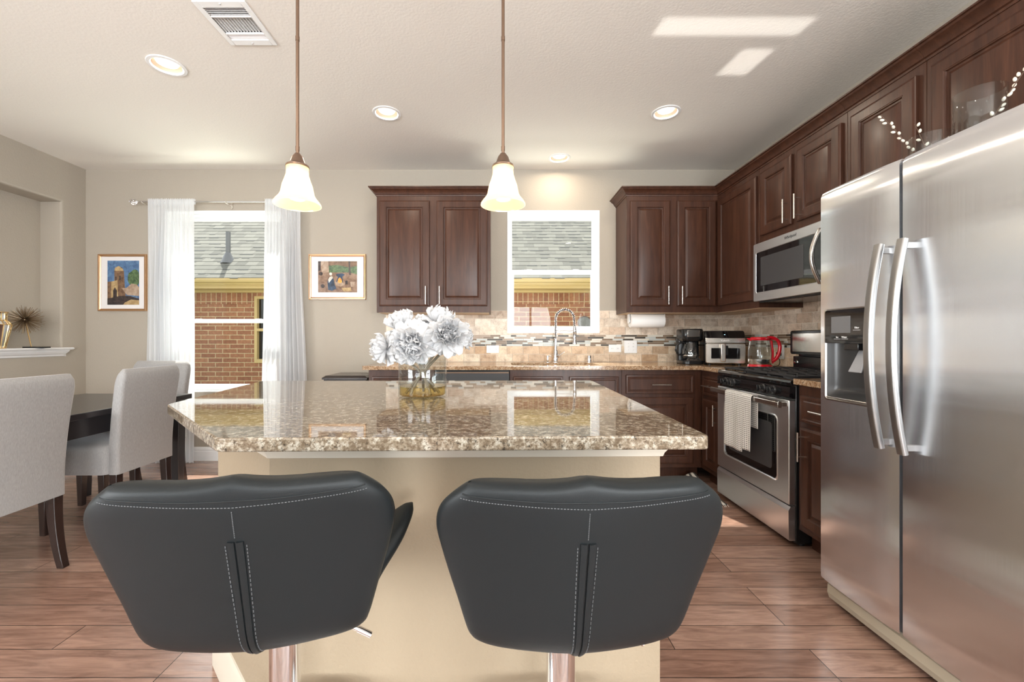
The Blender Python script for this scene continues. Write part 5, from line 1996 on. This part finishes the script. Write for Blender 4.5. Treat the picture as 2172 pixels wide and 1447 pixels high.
def fire_art(mb, *b):
    a = Art(mb, *b)
    a.poly([(0, 0), (1, 0), (1, 1), (0, 1)], 'earth')
    a.poly([(0.25, 0.0), (1, 0), (1, 0.36), (0.27, 0.36)], 'brown')
    a.poly([(0.27, 0.14), (0.5, 0.12), (0.8, 0.2), (1, 0.15), (1, 0.42), (0.8, 0.36), (0.27, 0.36)], 'green')
    a.poly([(0.06, 0.0), (0.26, 0.0), (0.28, 0.34), (0.10, 0.40)], 'sand')
    a.poly([(0.0, 0.0), (0.07, 0.0), (0.06, 0.30), (0, 0.32)], 'dark')
    a.poly(blob(0.07, 0.40, 0.05, 0.06, 4), 'dark')
    a.poly([(0.78, 0.0), (0.82, 0.0), (0.84, 0.44), (0.80, 0.44)], 'dark')
    a.poly(blob(0.56, 0.70, 0.13, 0.11, 5), 'sand')
    a.poly([(0.45, 0.44), (0.5, 0.40), (0.62, 0.39), (0.69, 0.43), (0.62, 0.50), (0.65, 0.68), (0.62, 0.68), (0.56, 0.50), (0.48, 0.68), (0.46, 0.67), (0.51, 0.50)], 'navy')
    a.poly([(0.50, 0.66), (0.52, 0.56), (0.56, 0.52), (0.60, 0.57), (0.62, 0.66), (0.56, 0.71)], 'fire')
    a.poly([(0.24, 0.66), (0.27, 0.56), (0.36, 0.50), (0.40, 0.58), (0.42, 0.72), (0.47, 0.88), (0.36, 0.95), (0.26, 0.92)], 'navy')
    a.poly([(0.26, 0.60), (0.30, 0.50), (0.36, 0.48), (0.38, 0.54), (0.30, 0.66), (0.28, 0.70)], 'cream')
    a.poly(blob(0.325, 0.41, 0.035, 0.05, 6, j=0.05), 'cream')
    a.poly([(0.82, 0.66), (0.95, 0.66), (0.93, 0.82), (0.85, 0.82)], 'sand')
    a.poly([(0.70, 0.62), (0.76, 0.62), (0.76, 0.74), (0.70, 0.74)], 'dark')
    a.poly([(0.60, 0.86), (0.84, 0.84), (0.86, 0.96), (0.66, 0.97)], 'ochre')
    a.poly(blob(0.12, 0.80, 0.05, 0.06, 8), 'dark')
picture('portrait-format framed painting of a tower under blue sky, left of the curtains', -3.751, 1.408, -3.300, 1.942, (-0.143, -0.208, 0.155, 0.207), tower_art)
picture('landscape-format framed painting of a seated figure by a fire, right of the curtains', -1.773, 1.515, -1.236, 1.942, (-0.182, -0.145, 0.184, 0.148), fire_art)

# ================================================================== NICHE ORNAMENTS
t = thing('mirrored_vase', 'faceted mirror and gold vase on the niche ledge at the left edge', 'vase', (-3.925, 3.285, 1.0701))
prof = [(0.045, 0.0), (0.050, 0.004), (0.052, 0.02), (0.072, 0.13), (0.082, 0.185), (0.070, 0.205), (0.055, 0.222), (0.056, 0.275), (0.062, 0.285)]
seg = 16
loops = []
for r_, z in prof:
    loops.append([(r_ * math.cos(2 * PI * (k + 0.5) / seg), r_ * math.sin(2 * PI * (k + 0.5) / seg), z) for k in range(seg)])
MB().loft(loops).build('body', 'chrome', t, smooth=False)
mb = MB()
for k in range(seg):
    a = 2 * PI * (k + 0.5) / seg
    mb.tube([((r_ + 0.001) * math.cos(a), (r_ + 0.001) * math.sin(a), z) for r_, z in prof], 0.0035, 6)
for r_, z in ((0.051, 0.004), (0.0805, 0.188), (0.055, 0.223), (0.062, 0.285)):
    mb.tube([((r_ + 0.001) * math.cos(2 * PI * (k + 0.5) / seg), (r_ + 0.001) * math.sin(2 * PI * (k + 0.5) / seg), z) for k in range(seg + 1)], 0.004, 6)
mb.build('gold_lines', 'gold', t)

t = thing('starburst_sculpture', 'spiky brass starburst ornament on a thin stem in the niche', 'sculpture', (-3.93, 3.50, 1.0701))
sxv, syv = 0.048, 0.0
MB().box(sxv - 0.045, -0.032, 0, sxv + 0.115, 0.040, 0.011).build('base', 'black_plastic', t, bevel=0.001)
c0 = Vector((-0.012, 0.0, 0.236))
MB().tube([(0.042, 0.0, 0.010), tuple(c0)], 0.0035, 8).build('stem', 'gold', t)
mb = MB()
r_ = random.Random(11)
for k in range(170):
    z = 1 - 2 * (k + 0.5) / 170
    a = k * 2.39996
    q = math.sqrt(1 - z * z)
    d_ = Vector((q * math.cos(a), q * math.sin(a), z))
    L_ = r_.uniform(0.098, 0.125)
    mb.tube([tuple(c0 + d_ * 0.008), tuple(c0 + d_ * L_)], [0.0019, 0.0015], 5)
mb.lathe([(0.0, -0.016), (0.014, -0.008), (0.016, 0.0), (0.014, 0.008), (0.0, 0.016)], tuple(c0), 14, False, False)
mb.build('spikes', plain('aged_brass', (0.30, 0.22, 0.14), 0.35, 0.9), t)

# ================================================================== FLOWERS
VCX, VCY = -0.278, 1.562
t = thing('glass_vase', 'clear glass cylinder vase with amber water on the island', 'vase', (VCX, VCY, CT + 0.0005))
R0 = 0.0885
MB().lathe([(0.0, 0.0), (R0 - 0.004, 0.0), (R0, 0.004), (R0, 0.150), (R0 - 0.002, 0.152), (R0 - 0.004, 0.150), (R0 - 0.004, 0.012), (R0 - 0.010, 0.008), (0.0, 0.008)], (0, 0, 0), 64, False, False).build('vase_wall', 'glass', t, angle=50)
MB().lathe([(0.0, 0.0085), (R0 - 0.0105, 0.0085), (R0 - 0.0045, 0.0125), (R0 - 0.0045, 0.042), (0.0, 0.042)], (0, 0, 0), 64, False, False).build('water', 'water', t, angle=50)

def peony(label, c, d, size, seed, knot):
    """c: centre of the head, d: facing direction"""
    r_ = random.Random(seed)
    t = thing('peony', label, 'flower', c, 0, 'white peonies in the glass vase')
    d = Vector(d).normalized()
    q = d.to_track_quat('Z', 'Y').to_matrix().to_4x4()
    mb = MB()
    layers = [(8, 0.66, 10, 0.26), (10, 0.76, 22, 0.30), (12, 0.86, 36, 0.34), (12, 0.94, 52, 0.36), (12, 0.98, 68, 0.38), (11, 0.98, 84, 0.40), (10, 0.96, 100, 0.42), (8, 0.90, 116, 0.42)]
    for li, (cnt, ln, op, wd) in enumerate(layers):
        for k in range(cnt):
            az = 2 * PI * (k + 0.5 * (li % 2)) / cnt + r_.uniform(-0.25, 0.25)
            L_ = size * ln * r_.uniform(0.88, 1.08)
            W_p = size * wd * r_.uniform(1.6, 2.1)
            o_ = math.radians(op + r_.uniform(-9, 9))
            p1, p2, p3 = r_.uniform(0, 6), r_.uniform(0, 6), r_.uniform(0, 6)
            curl = r_.uniform(0.4, 0.9) * (1 if li < 5 else -0.4)
            R_ = Matrix.Rotation(az, 4, 'Z')
            def fn(u, v, R_=R_, L_=L_, W_p=W_p, o_=o_, p1=p1, p2=p2, p3=p3, curl=curl, li=li):
                uu = 2 * u - 1
                wid = W_p * (math.sin(PI * (0.12 + 0.62 * v)) ** 0.8) * (0.35 + 0.55 * v)
                a = o_ - curl * (v ** 1.3) * 0.9
                s = L_ * v * (1 - 0.24 * abs(uu) ** 2.5)
                rad = s * math.sin(lerp(o_ * 1.1, a, 0.6)) + 0.06 * size
                h = s * math.cos(lerp(o_ * 1.1, a, 0.6)) - 0.25 * size
                cup = 0.35 * wid * uu * uu
                edge = v ** 3
                ruf = size * 0.075 * edge * (math.sin(uu * 4.5 + p1) + 0.7 * math.sin(uu * 9 + p2))
                frill = size * 0.03 * edge * math.sin(uu * 7 + p3)
                x = rad - cup * math.sin(o_) * 0.6 + ruf * math.cos(o_)
                z = h + cup * 0.5 - ruf * math.sin(o_) + frill
                y = wid * uu * 0.62
                # wrap around the axis
                rr_ = max(rad, 0.25 * size)
                ang = y / rr_ if rr_ > 1e-6 else 0
                ang = max(-1.3, min(1.3, ang))
                X = x * math.cos(ang)
                Y = max(x, 0.12 * size) * math.sin(ang)
                return R_ @ Vector((X, Y, z))
            mb.T = q
            mb.grid(fn, 18, 10)
    mb.T = None
    mb.build('petals', 'petal', t, angle=85)
    # stem down through the rim to the floor of the vase
    c = Vector(c)
    base = Vector(knot)
    p0 = -d * size * 0.30
    mid = Vector((VCX, VCY, CT + 0.115)) - c
    mid = mid + Vector(((knot[0] - VCX) * -0.25, (knot[1] - VCY) * -0.25, 0))
    e = base - c
    pts = []
    for k in range(13):
        s = k / 12
        pts.append((1 - s) ** 2 * p0 + 2 * s * (1 - s) * mid + s * s * e)
    MB().tube(pts, 0.0048, 8).build('stem', 'stem', t)
    return t
def kn(a, r_=0.062): return (VCX + r_ * math.cos(a), VCY + r_ * math.sin(a), CT + 0.014)
S_ = 1.562 / 890
def at(px_, py_, y): return ((px_ - 1055) * y / 890, y, 1.146 - (py_ - 719) * y / 890)
peony('front white peony, wide open with a grey centre, hanging over the vase rim', at(872, 732, 1.475), (-0.10, -0.95, -0.28), 0.086, 21, kn(0.9))
peony('white peony facing front, right of the wide-open one', at(950, 708, 1.50), (0.25, -0.85, 0.25), 0.080, 22, kn(2.6))
peony('outermost white peony on the left of the bouquet', at(812, 737, 1.55), (-0.80, -0.45, 0.05), 0.068, 23, kn(0.1))
peony('topmost white peony on the left half of the bouquet', at(852, 688, 1.57), (-0.35, -0.25, 0.9), 0.076, 24, kn(-0.9))
peony('topmost white peony on the right half of the bouquet', at(930, 676, 1.60), (0.25, -0.15, 0.95), 0.074, 25, kn(-2.2))
peony('outermost white peony on the right of the bouquet', at(980, 712, 1.58), (0.85, -0.25, 0.25), 0.064, 26, kn(3.3))
peony('white peony at the back of the bouquet, nearly hidden', at(900, 700, 1.64), (0.0, 0.6, 0.7), 0.072, 27, kn(1.7))

# ================================================================== COUNTER APPLIANCES
# coffee maker
t = thing('coffee_maker', 'black drip coffee maker with glass carafe in the counter corner', 'coffee maker', (1.668, 3.640, CT + 0.0005), math.radians(-8))
MB().loft([[(x, y, z) for x, y in rrect(-0.088, -0.12, 0.088, 0.12, 0.05, 6)] for z in (0.0, 0.030)]).build('base', 'black_plastic', t, bevel=0.005)
MB().loft([[(x, y, z) for x, y in rrect(-0.088, 0.03, 0.088, 0.12, 0.02, 4)] for z in (0.028, 0.22)]).build('column', 'black_plastic', t, bevel=0.003)
MB().loft([[(x, y, z) for x, y in rrect(-0.086 + e, -0.105 + e, 0.086 - e, 0.12 - e, 0.04, 6)] for z, e in ((0.195, 0.012), (0.215, 0.0), (0.292, 0.0), (0.300, 0.006))]).build('brew_head', 'black_plastic', t, angle=50)
MB().box(-0.050, -0.1095, 0.232, 0.050, -0.104, 0.290).build('steel_plate', 'steel_handle', t, bevel=0.004)
cp = MB()
cp.loft([[(-0.06, -0.114, 0.034), (0.06, -0.114, 0.034), (0.045, -0.088, 0.054), (-0.045, -0.088, 0.054)], [(-0.06, -0.119, 0.030), (0.06, -0.119, 0.030), (0.045, -0.09, 0.058), (-0.045, -0.09, 0.058)]])
cpo = cp.build('control_panel', 'steel_handle', t, smooth=False)
MB().loft([[(x, y, z) for x, y in rrect(-0.062, -0.118, 0.062, -0.06, 0.02, 4)] for z in (0.028, 0.034)]).build('front_lip', 'black_plastic', t, smooth=False)
for x in (-0.036, 0.0, 0.036):
    MB().lathe([(0.008, 0.0), (0.008, 0.004), (0.0, 0.004)], (x, -0.103, 0.045), 14, True, False).build('button', 'black_plastic', cpo)
MB().lathe([(0.0, 0.036), (0.050, 0.036), (0.060, 0.045), (0.068, 0.080), (0.064, 0.125), (0.050, 0.165), (0.046, 0.182), (0.0435, 0.182), (0.0475, 0.164), (0.0615, 0.124), (0.0655, 0.080), (0.058, 0.048), (0.049, 0.039), (0.0, 0.039)], (-0.005, -0.045, 0), 40, False, False).build('carafe', 'carafe_glass', t, angle=60)
MB().lathe([(0.0, 0.183), (0.048, 0.183), (0.048, 0.190), (0.030, 0.195), (0.0, 0.195)], (-0.005, -0.045, 0), 32, False, False).build('carafe_lid', 'black_plastic', t)
MB().lathe([(0.067, 0.071), (0.0695, 0.071), (0.0695, 0.079), (0.067, 0.079)], (-0.005, -0.045, 0), 40, False, False, cyc=True).build('carafe_band', 'steel_handle', t)
MB().tube([(-0.045, -0.050, 0.180), (-0.090, -0.055, 0.184), (-0.122, -0.060, 0.165), (-0.130, -0.060, 0.120), (-0.112, -0.058, 0.082), (-0.066, -0.050, 0.078)], [0.008, 0.009, 0.0095, 0.010, 0.009, 0.008], 10).build('carafe_handle', 'black_plastic', t)

# air fryer
t = thing('air_fryer', 'steel and black air fryer with window, between coffee maker and kettle', 'air fryer', (1.905, 3.560, CT + 0.0005), math.radians(-18))
w_ = 0.150
prof = [(-0.135, 0.012), (0.15, 0.012), (0.15, 0.275), (0.10, 0.284), (-0.05, 0.284), (-0.085, 0.278), (-0.130, 0.222), (-0.135, 0.21)]
MB().prism(prof, -w_, w_, 'x').build('body', 'black_plastic', t, bevel=0.010, seg=3)
MB().prism([(-0.088, 0.280), (-0.0835, 0.2805), (-0.1275, 0.226), (-0.133, 0.226)], -w_ + 0.016, w_ - 0.012, 'x').build('control_panel', 'black_gloss', t, smooth=False)
MB().box(-0.004, -0.114, 0.244, 0.004, -0.110, 0.252).build('indicator', plain('blue_indicator', (0.1, 0.2, 0.4), 0.4, emit=(0.5, 0.75, 1.0), estr=2.0), t)
MB().box(-w_ + 0.004, -0.142, 0.182, w_ - 0.006, -0.130, 0.222).build('steel_band', 'nickel', t, bevel=0.002)
fm = MB()
fm.loft([rloop(-w_ + 0.004, 0.016, w_ - 0.006, 0.178, 0.016, -0.130), rloop(-w_ + 0.004, 0.016, w_ - 0.006, 0.178, 0.016, -0.146), rloop(-w_ + 0.008, 0.020, w_ - 0.010, 0.174, 0.014, -0.149),
         rloop(-0.108, 0.052, 0.106, 0.142, 0.008, -0.149), rloop(-0.106, 0.054, 0.104, 0.140, 0.008, -0.144)], True, False, True)
fmo = fm.build('drawer_front', 'nickel', t, angle=30)
MB().loft([rloop(-0.105, 0.055, 0.103, 0.139, 0.007, -0.1435), rloop(-0.105, 0.055, 0.103, 0.139, 0.007, -0.1465)]).build('window', 'black_gloss', fmo, smooth=False)
MB().box(-0.040, -0.182, 0.030, -0.004, -0.168, 0.176).build('handle', 'nickel', fmo, bevel=0.006, seg=3)
MB().box(-0.020, -0.172, 0.080, 0.016, -0.146, 0.160).build('handle_post', 'black_plastic', fmo, bevel=0.004)
lo_ = lettering('logo', 'Kalorik', 0.021, 'white', t, (0.0, -0.1424, 0.202))
for x in (-0.11, 0.11):
    for y in (-0.10, 0.11):
        MB().lathe([(0.012, 0.0), (0.012, 0.014)], (x, y, 0), 12).build('foot', 'black_matt', t)

# kettle
t = thing('electric_kettle', 'glass electric kettle with red lid, base and handle beside the stove', 'kettle', (1.995, 3.190, CT + 0.0005), math.radians(-20))
MB().lathe([(0.0, 0.0), (0.080, 0.0), (0.083, 0.006), (0.080, 0.020), (0.072, 0.024), (0.0, 0.024)], (0, 0, 0), 44, False, False).build('power_base', 'red', t)
MB().lathe([(0.0, 0.024), (0.074, 0.024), (0.0765, 0.030), (0.0775, 0.062), (0.0755, 0.062), (0.0, 0.060)], (0, 0, 0), 44, False, False).build('steel_band', 'steel_handle', t)
MB().lathe([(0.0765, 0.063), (0.078, 0.10), (0.073, 0.160), (0.064, 0.212), (0.062, 0.212), (0.071, 0.160), (0.0755, 0.10), (0.074, 0.063)], (0, 0, 0), 48, False, False, cyc=True).build('glass_body', 'glass', t, angle=60)
ld_ = MB()
ld_.lathe([(0.065, 0.205), (0.067, 0.209), (0.067, 0.220), (0.060, 0.228), (0.0, 0.231)], (0, 0, 0), 44, False, False)
ld_.lathe([(0.065, 0.205), (0.0, 0.205)], (0, 0, 0), 44, False, False)
ldo = ld_.build('lid', 'red', t)
MB().loft([[(-0.058, -0.022, 0.220), (-0.058, 0.022, 0.220), (-0.058, 0.016, 0.196), (-0.058, -0.016, 0.196)], [(-0.088, -0.006, 0.221), (-0.088, 0.006, 0.221), (-0.082, 0.004, 0.213), (-0.082, -0.004, 0.213)]]).build('spout', 'red', t, bevel=0.002)
hdl = [(0.050, 0, 0.222), (0.085, 0, 0.222), (0.115, 0, 0.205), (0.130, 0, 0.165), (0.126, 0, 0.115), (0.108, 0, 0.070), (0.080, 0, 0.048)]
hp2 = [Vector(p) for p in hdl]
sm = []
for k in range(31):
    s = k / 30
    sm.append(Vector([cat([p[a] for p in hp2], s) for a in range(3)]))
MB().tube(sm, [0.012 - 0.003 * math.sin(PI * k / 30) + 0.003 for k in range(31)], 14).build('handle', 'red', t)
MB().loft([[(0.066, -0.014, 0.205), (0.080, -0.014, 0.205), (0.080, 0.014, 0.205), (0.066, 0.014, 0.205)], [(0.078, -0.013, 0.12), (0.090, -0.013, 0.12), (0.090, 0.013, 0.12), (0.078, 0.013, 0.12)],
           [(0.076, -0.013, 0.03), (0.088, -0.013, 0.03), (0.088, 0.013, 0.03), (0.076, 0.013, 0.03)]]).build('handle_post', 'red', t, bevel=0.003)
cab = [(2.035, 3.18, CT + 0.006), (2.10, 3.20, CT + 0.005), (2.165, 3.23, CT + 0.012), (2.19, 3.255, CT + 0.05), (2.18, 3.275, CT + 0.085), (2.200, 3.285, CT + 0.100)]
cs = [Vector([cat([p[a] for p in cab], k / 24) for a in range(3)]) for k in range(25)]
cbm = MB()
cbm.tube(cs, 0.003, 8)
cbm.box(2.190, 3.272, CT + 0.085, 2.216, 3.298, CT + 0.110)
tag(cbm.build('power_cord', 'black_plastic', bevel=0.002), 'black kettle cord plugged into the outlet behind the kettle', 'cord')

# ================================================================== VASES ON THE REFRIGERATOR
ZF = 1.7655
def cyl_vase(label, x, y, r_, h):
    o = MB().lathe([(0.0, 0.0), (r_ - 0.002, 0.0), (r_, 0.003), (r_, h - 0.001), (r_ - 0.0015, h), (r_ - 0.003, h - 0.001), (r_ - 0.003, 0.012), (0.0, 0.010)], (0, 0, 0), 56, False, False).build('cylinder_vase', 'glass', angle=50)
    o.location = (x, y, ZF)
    return tag(o, label, 'vase', 'clear cylinder vases on the refrigerator')
cyl_vase('larger, taller clear glass vase on top of the refrigerator', 1.775, 1.545, 0.070, 0.290)
cyl_vase('smaller clear glass vase on the refrigerator, nearer the stove', 1.770, 1.715, 0.068, 0.208)
def willow(label, p0, p1, bend, seed, n_, side=None):
    r_ = random.Random(seed)
    t = thing('pussy_willow_branch', label, 'branch', p0, 0, 'pussy willow branches on the refrigerator')
    a, b = Vector((0, 0, 0)), Vector(p1) - Vector(p0)
    mid = b * 0.5 + Vector(bend)
    pts = [(1 - s) ** 2 * a + 2 * s * (1 - s) * mid + s * s * b for s in [k / 16 for k in range(17)]]
    MB().tube(pts, [lerp(0.0028, 0.0012, k / 16) for k in range(17)], 7).build('twig', 'twig', t)
    cm = MB()
    for k in range(n_):
        s = lerp(0.42, 1.0, (k + 0.5) / n_)
        i = min(15, int(s * 16))
        p = pts[i].lerp(pts[i + 1], s * 16 - i)
        tg = (pts[i + 1] - pts[i]).normalized()
        sd = tg.cross(Vector((r_.uniform(-1, 1), r_.uniform(-1, 1), r_.uniform(-1, 1)))).normalized()
        ax = (tg * 0.75 + sd * 0.6).normalized()
        cm.T = Matrix.Translation(p + sd * 0.005) @ ax.to_track_quat('Z', 'Y').to_matrix().to_4x4()
        cm.lathe([(0.0, -0.002), (0.0042, 0.001), (0.0055, 0.006), (0.0045, 0.011), (0.002, 0.0145), (0.0, 0.0155)], (0, 0, 0), 10, False, False)
    cm.T = None
    cm.build('catkins', 'catkin', t)
willow('pussy willow branch leaning left out of the smaller vase', (1.810, 1.745, ZF + 0.014), (1.635, 1.79, 2.100), (0.015, -0.01, 0.02), 3, 12)
willow('short pussy willow twig rising beside the longer left-leaning branch', (1.78, 1.70, ZF + 0.014), (1.745, 1.755, 2.045), (0.01, 0.0, 0.01), 4, 5)
willow('pussy willow branch rising from the larger vase toward the right', (1.760, 1.590, ZF + 0.014), (1.815, 1.44, 2.075), (-0.01, 0.01, 0.0), 5, 13)

# ================================================================== RUG
mb = MB()
def rugf(u, v):
    x = lerp(0.30, 1.575, u)
    y = lerp(2.875, 3.36, v)
    z = 0.010
    c = max(0.0, (u - 0.86) / 0.14) * max(0.0, (v - 0.55) / 0.45)
    z += 0.065 * smooth01(c)
    z += 0.002 * math.sin(u * 40) * math.sin(v * 9)
    return (x, y, z)
mb.grid(rugf, 60, 24)
rug = mb.build('floor_rug', 'rug', solid=0.007, angle=70)
tag(rug, 'black and white striped rug with fringe on the floor before the range', 'rug')
fr = MB()
for k in range(90):
    u = k / 89
    p = rugf(u, 0.0)
    fr.tube([(p[0], p[1] + 0.002, p[2]), (p[0] + rnd.uniform(-0.004, 0.004), p[1] - 0.022, 0.003)], 0.0016, 4)
fr.build('fringe', 'paper', rug)
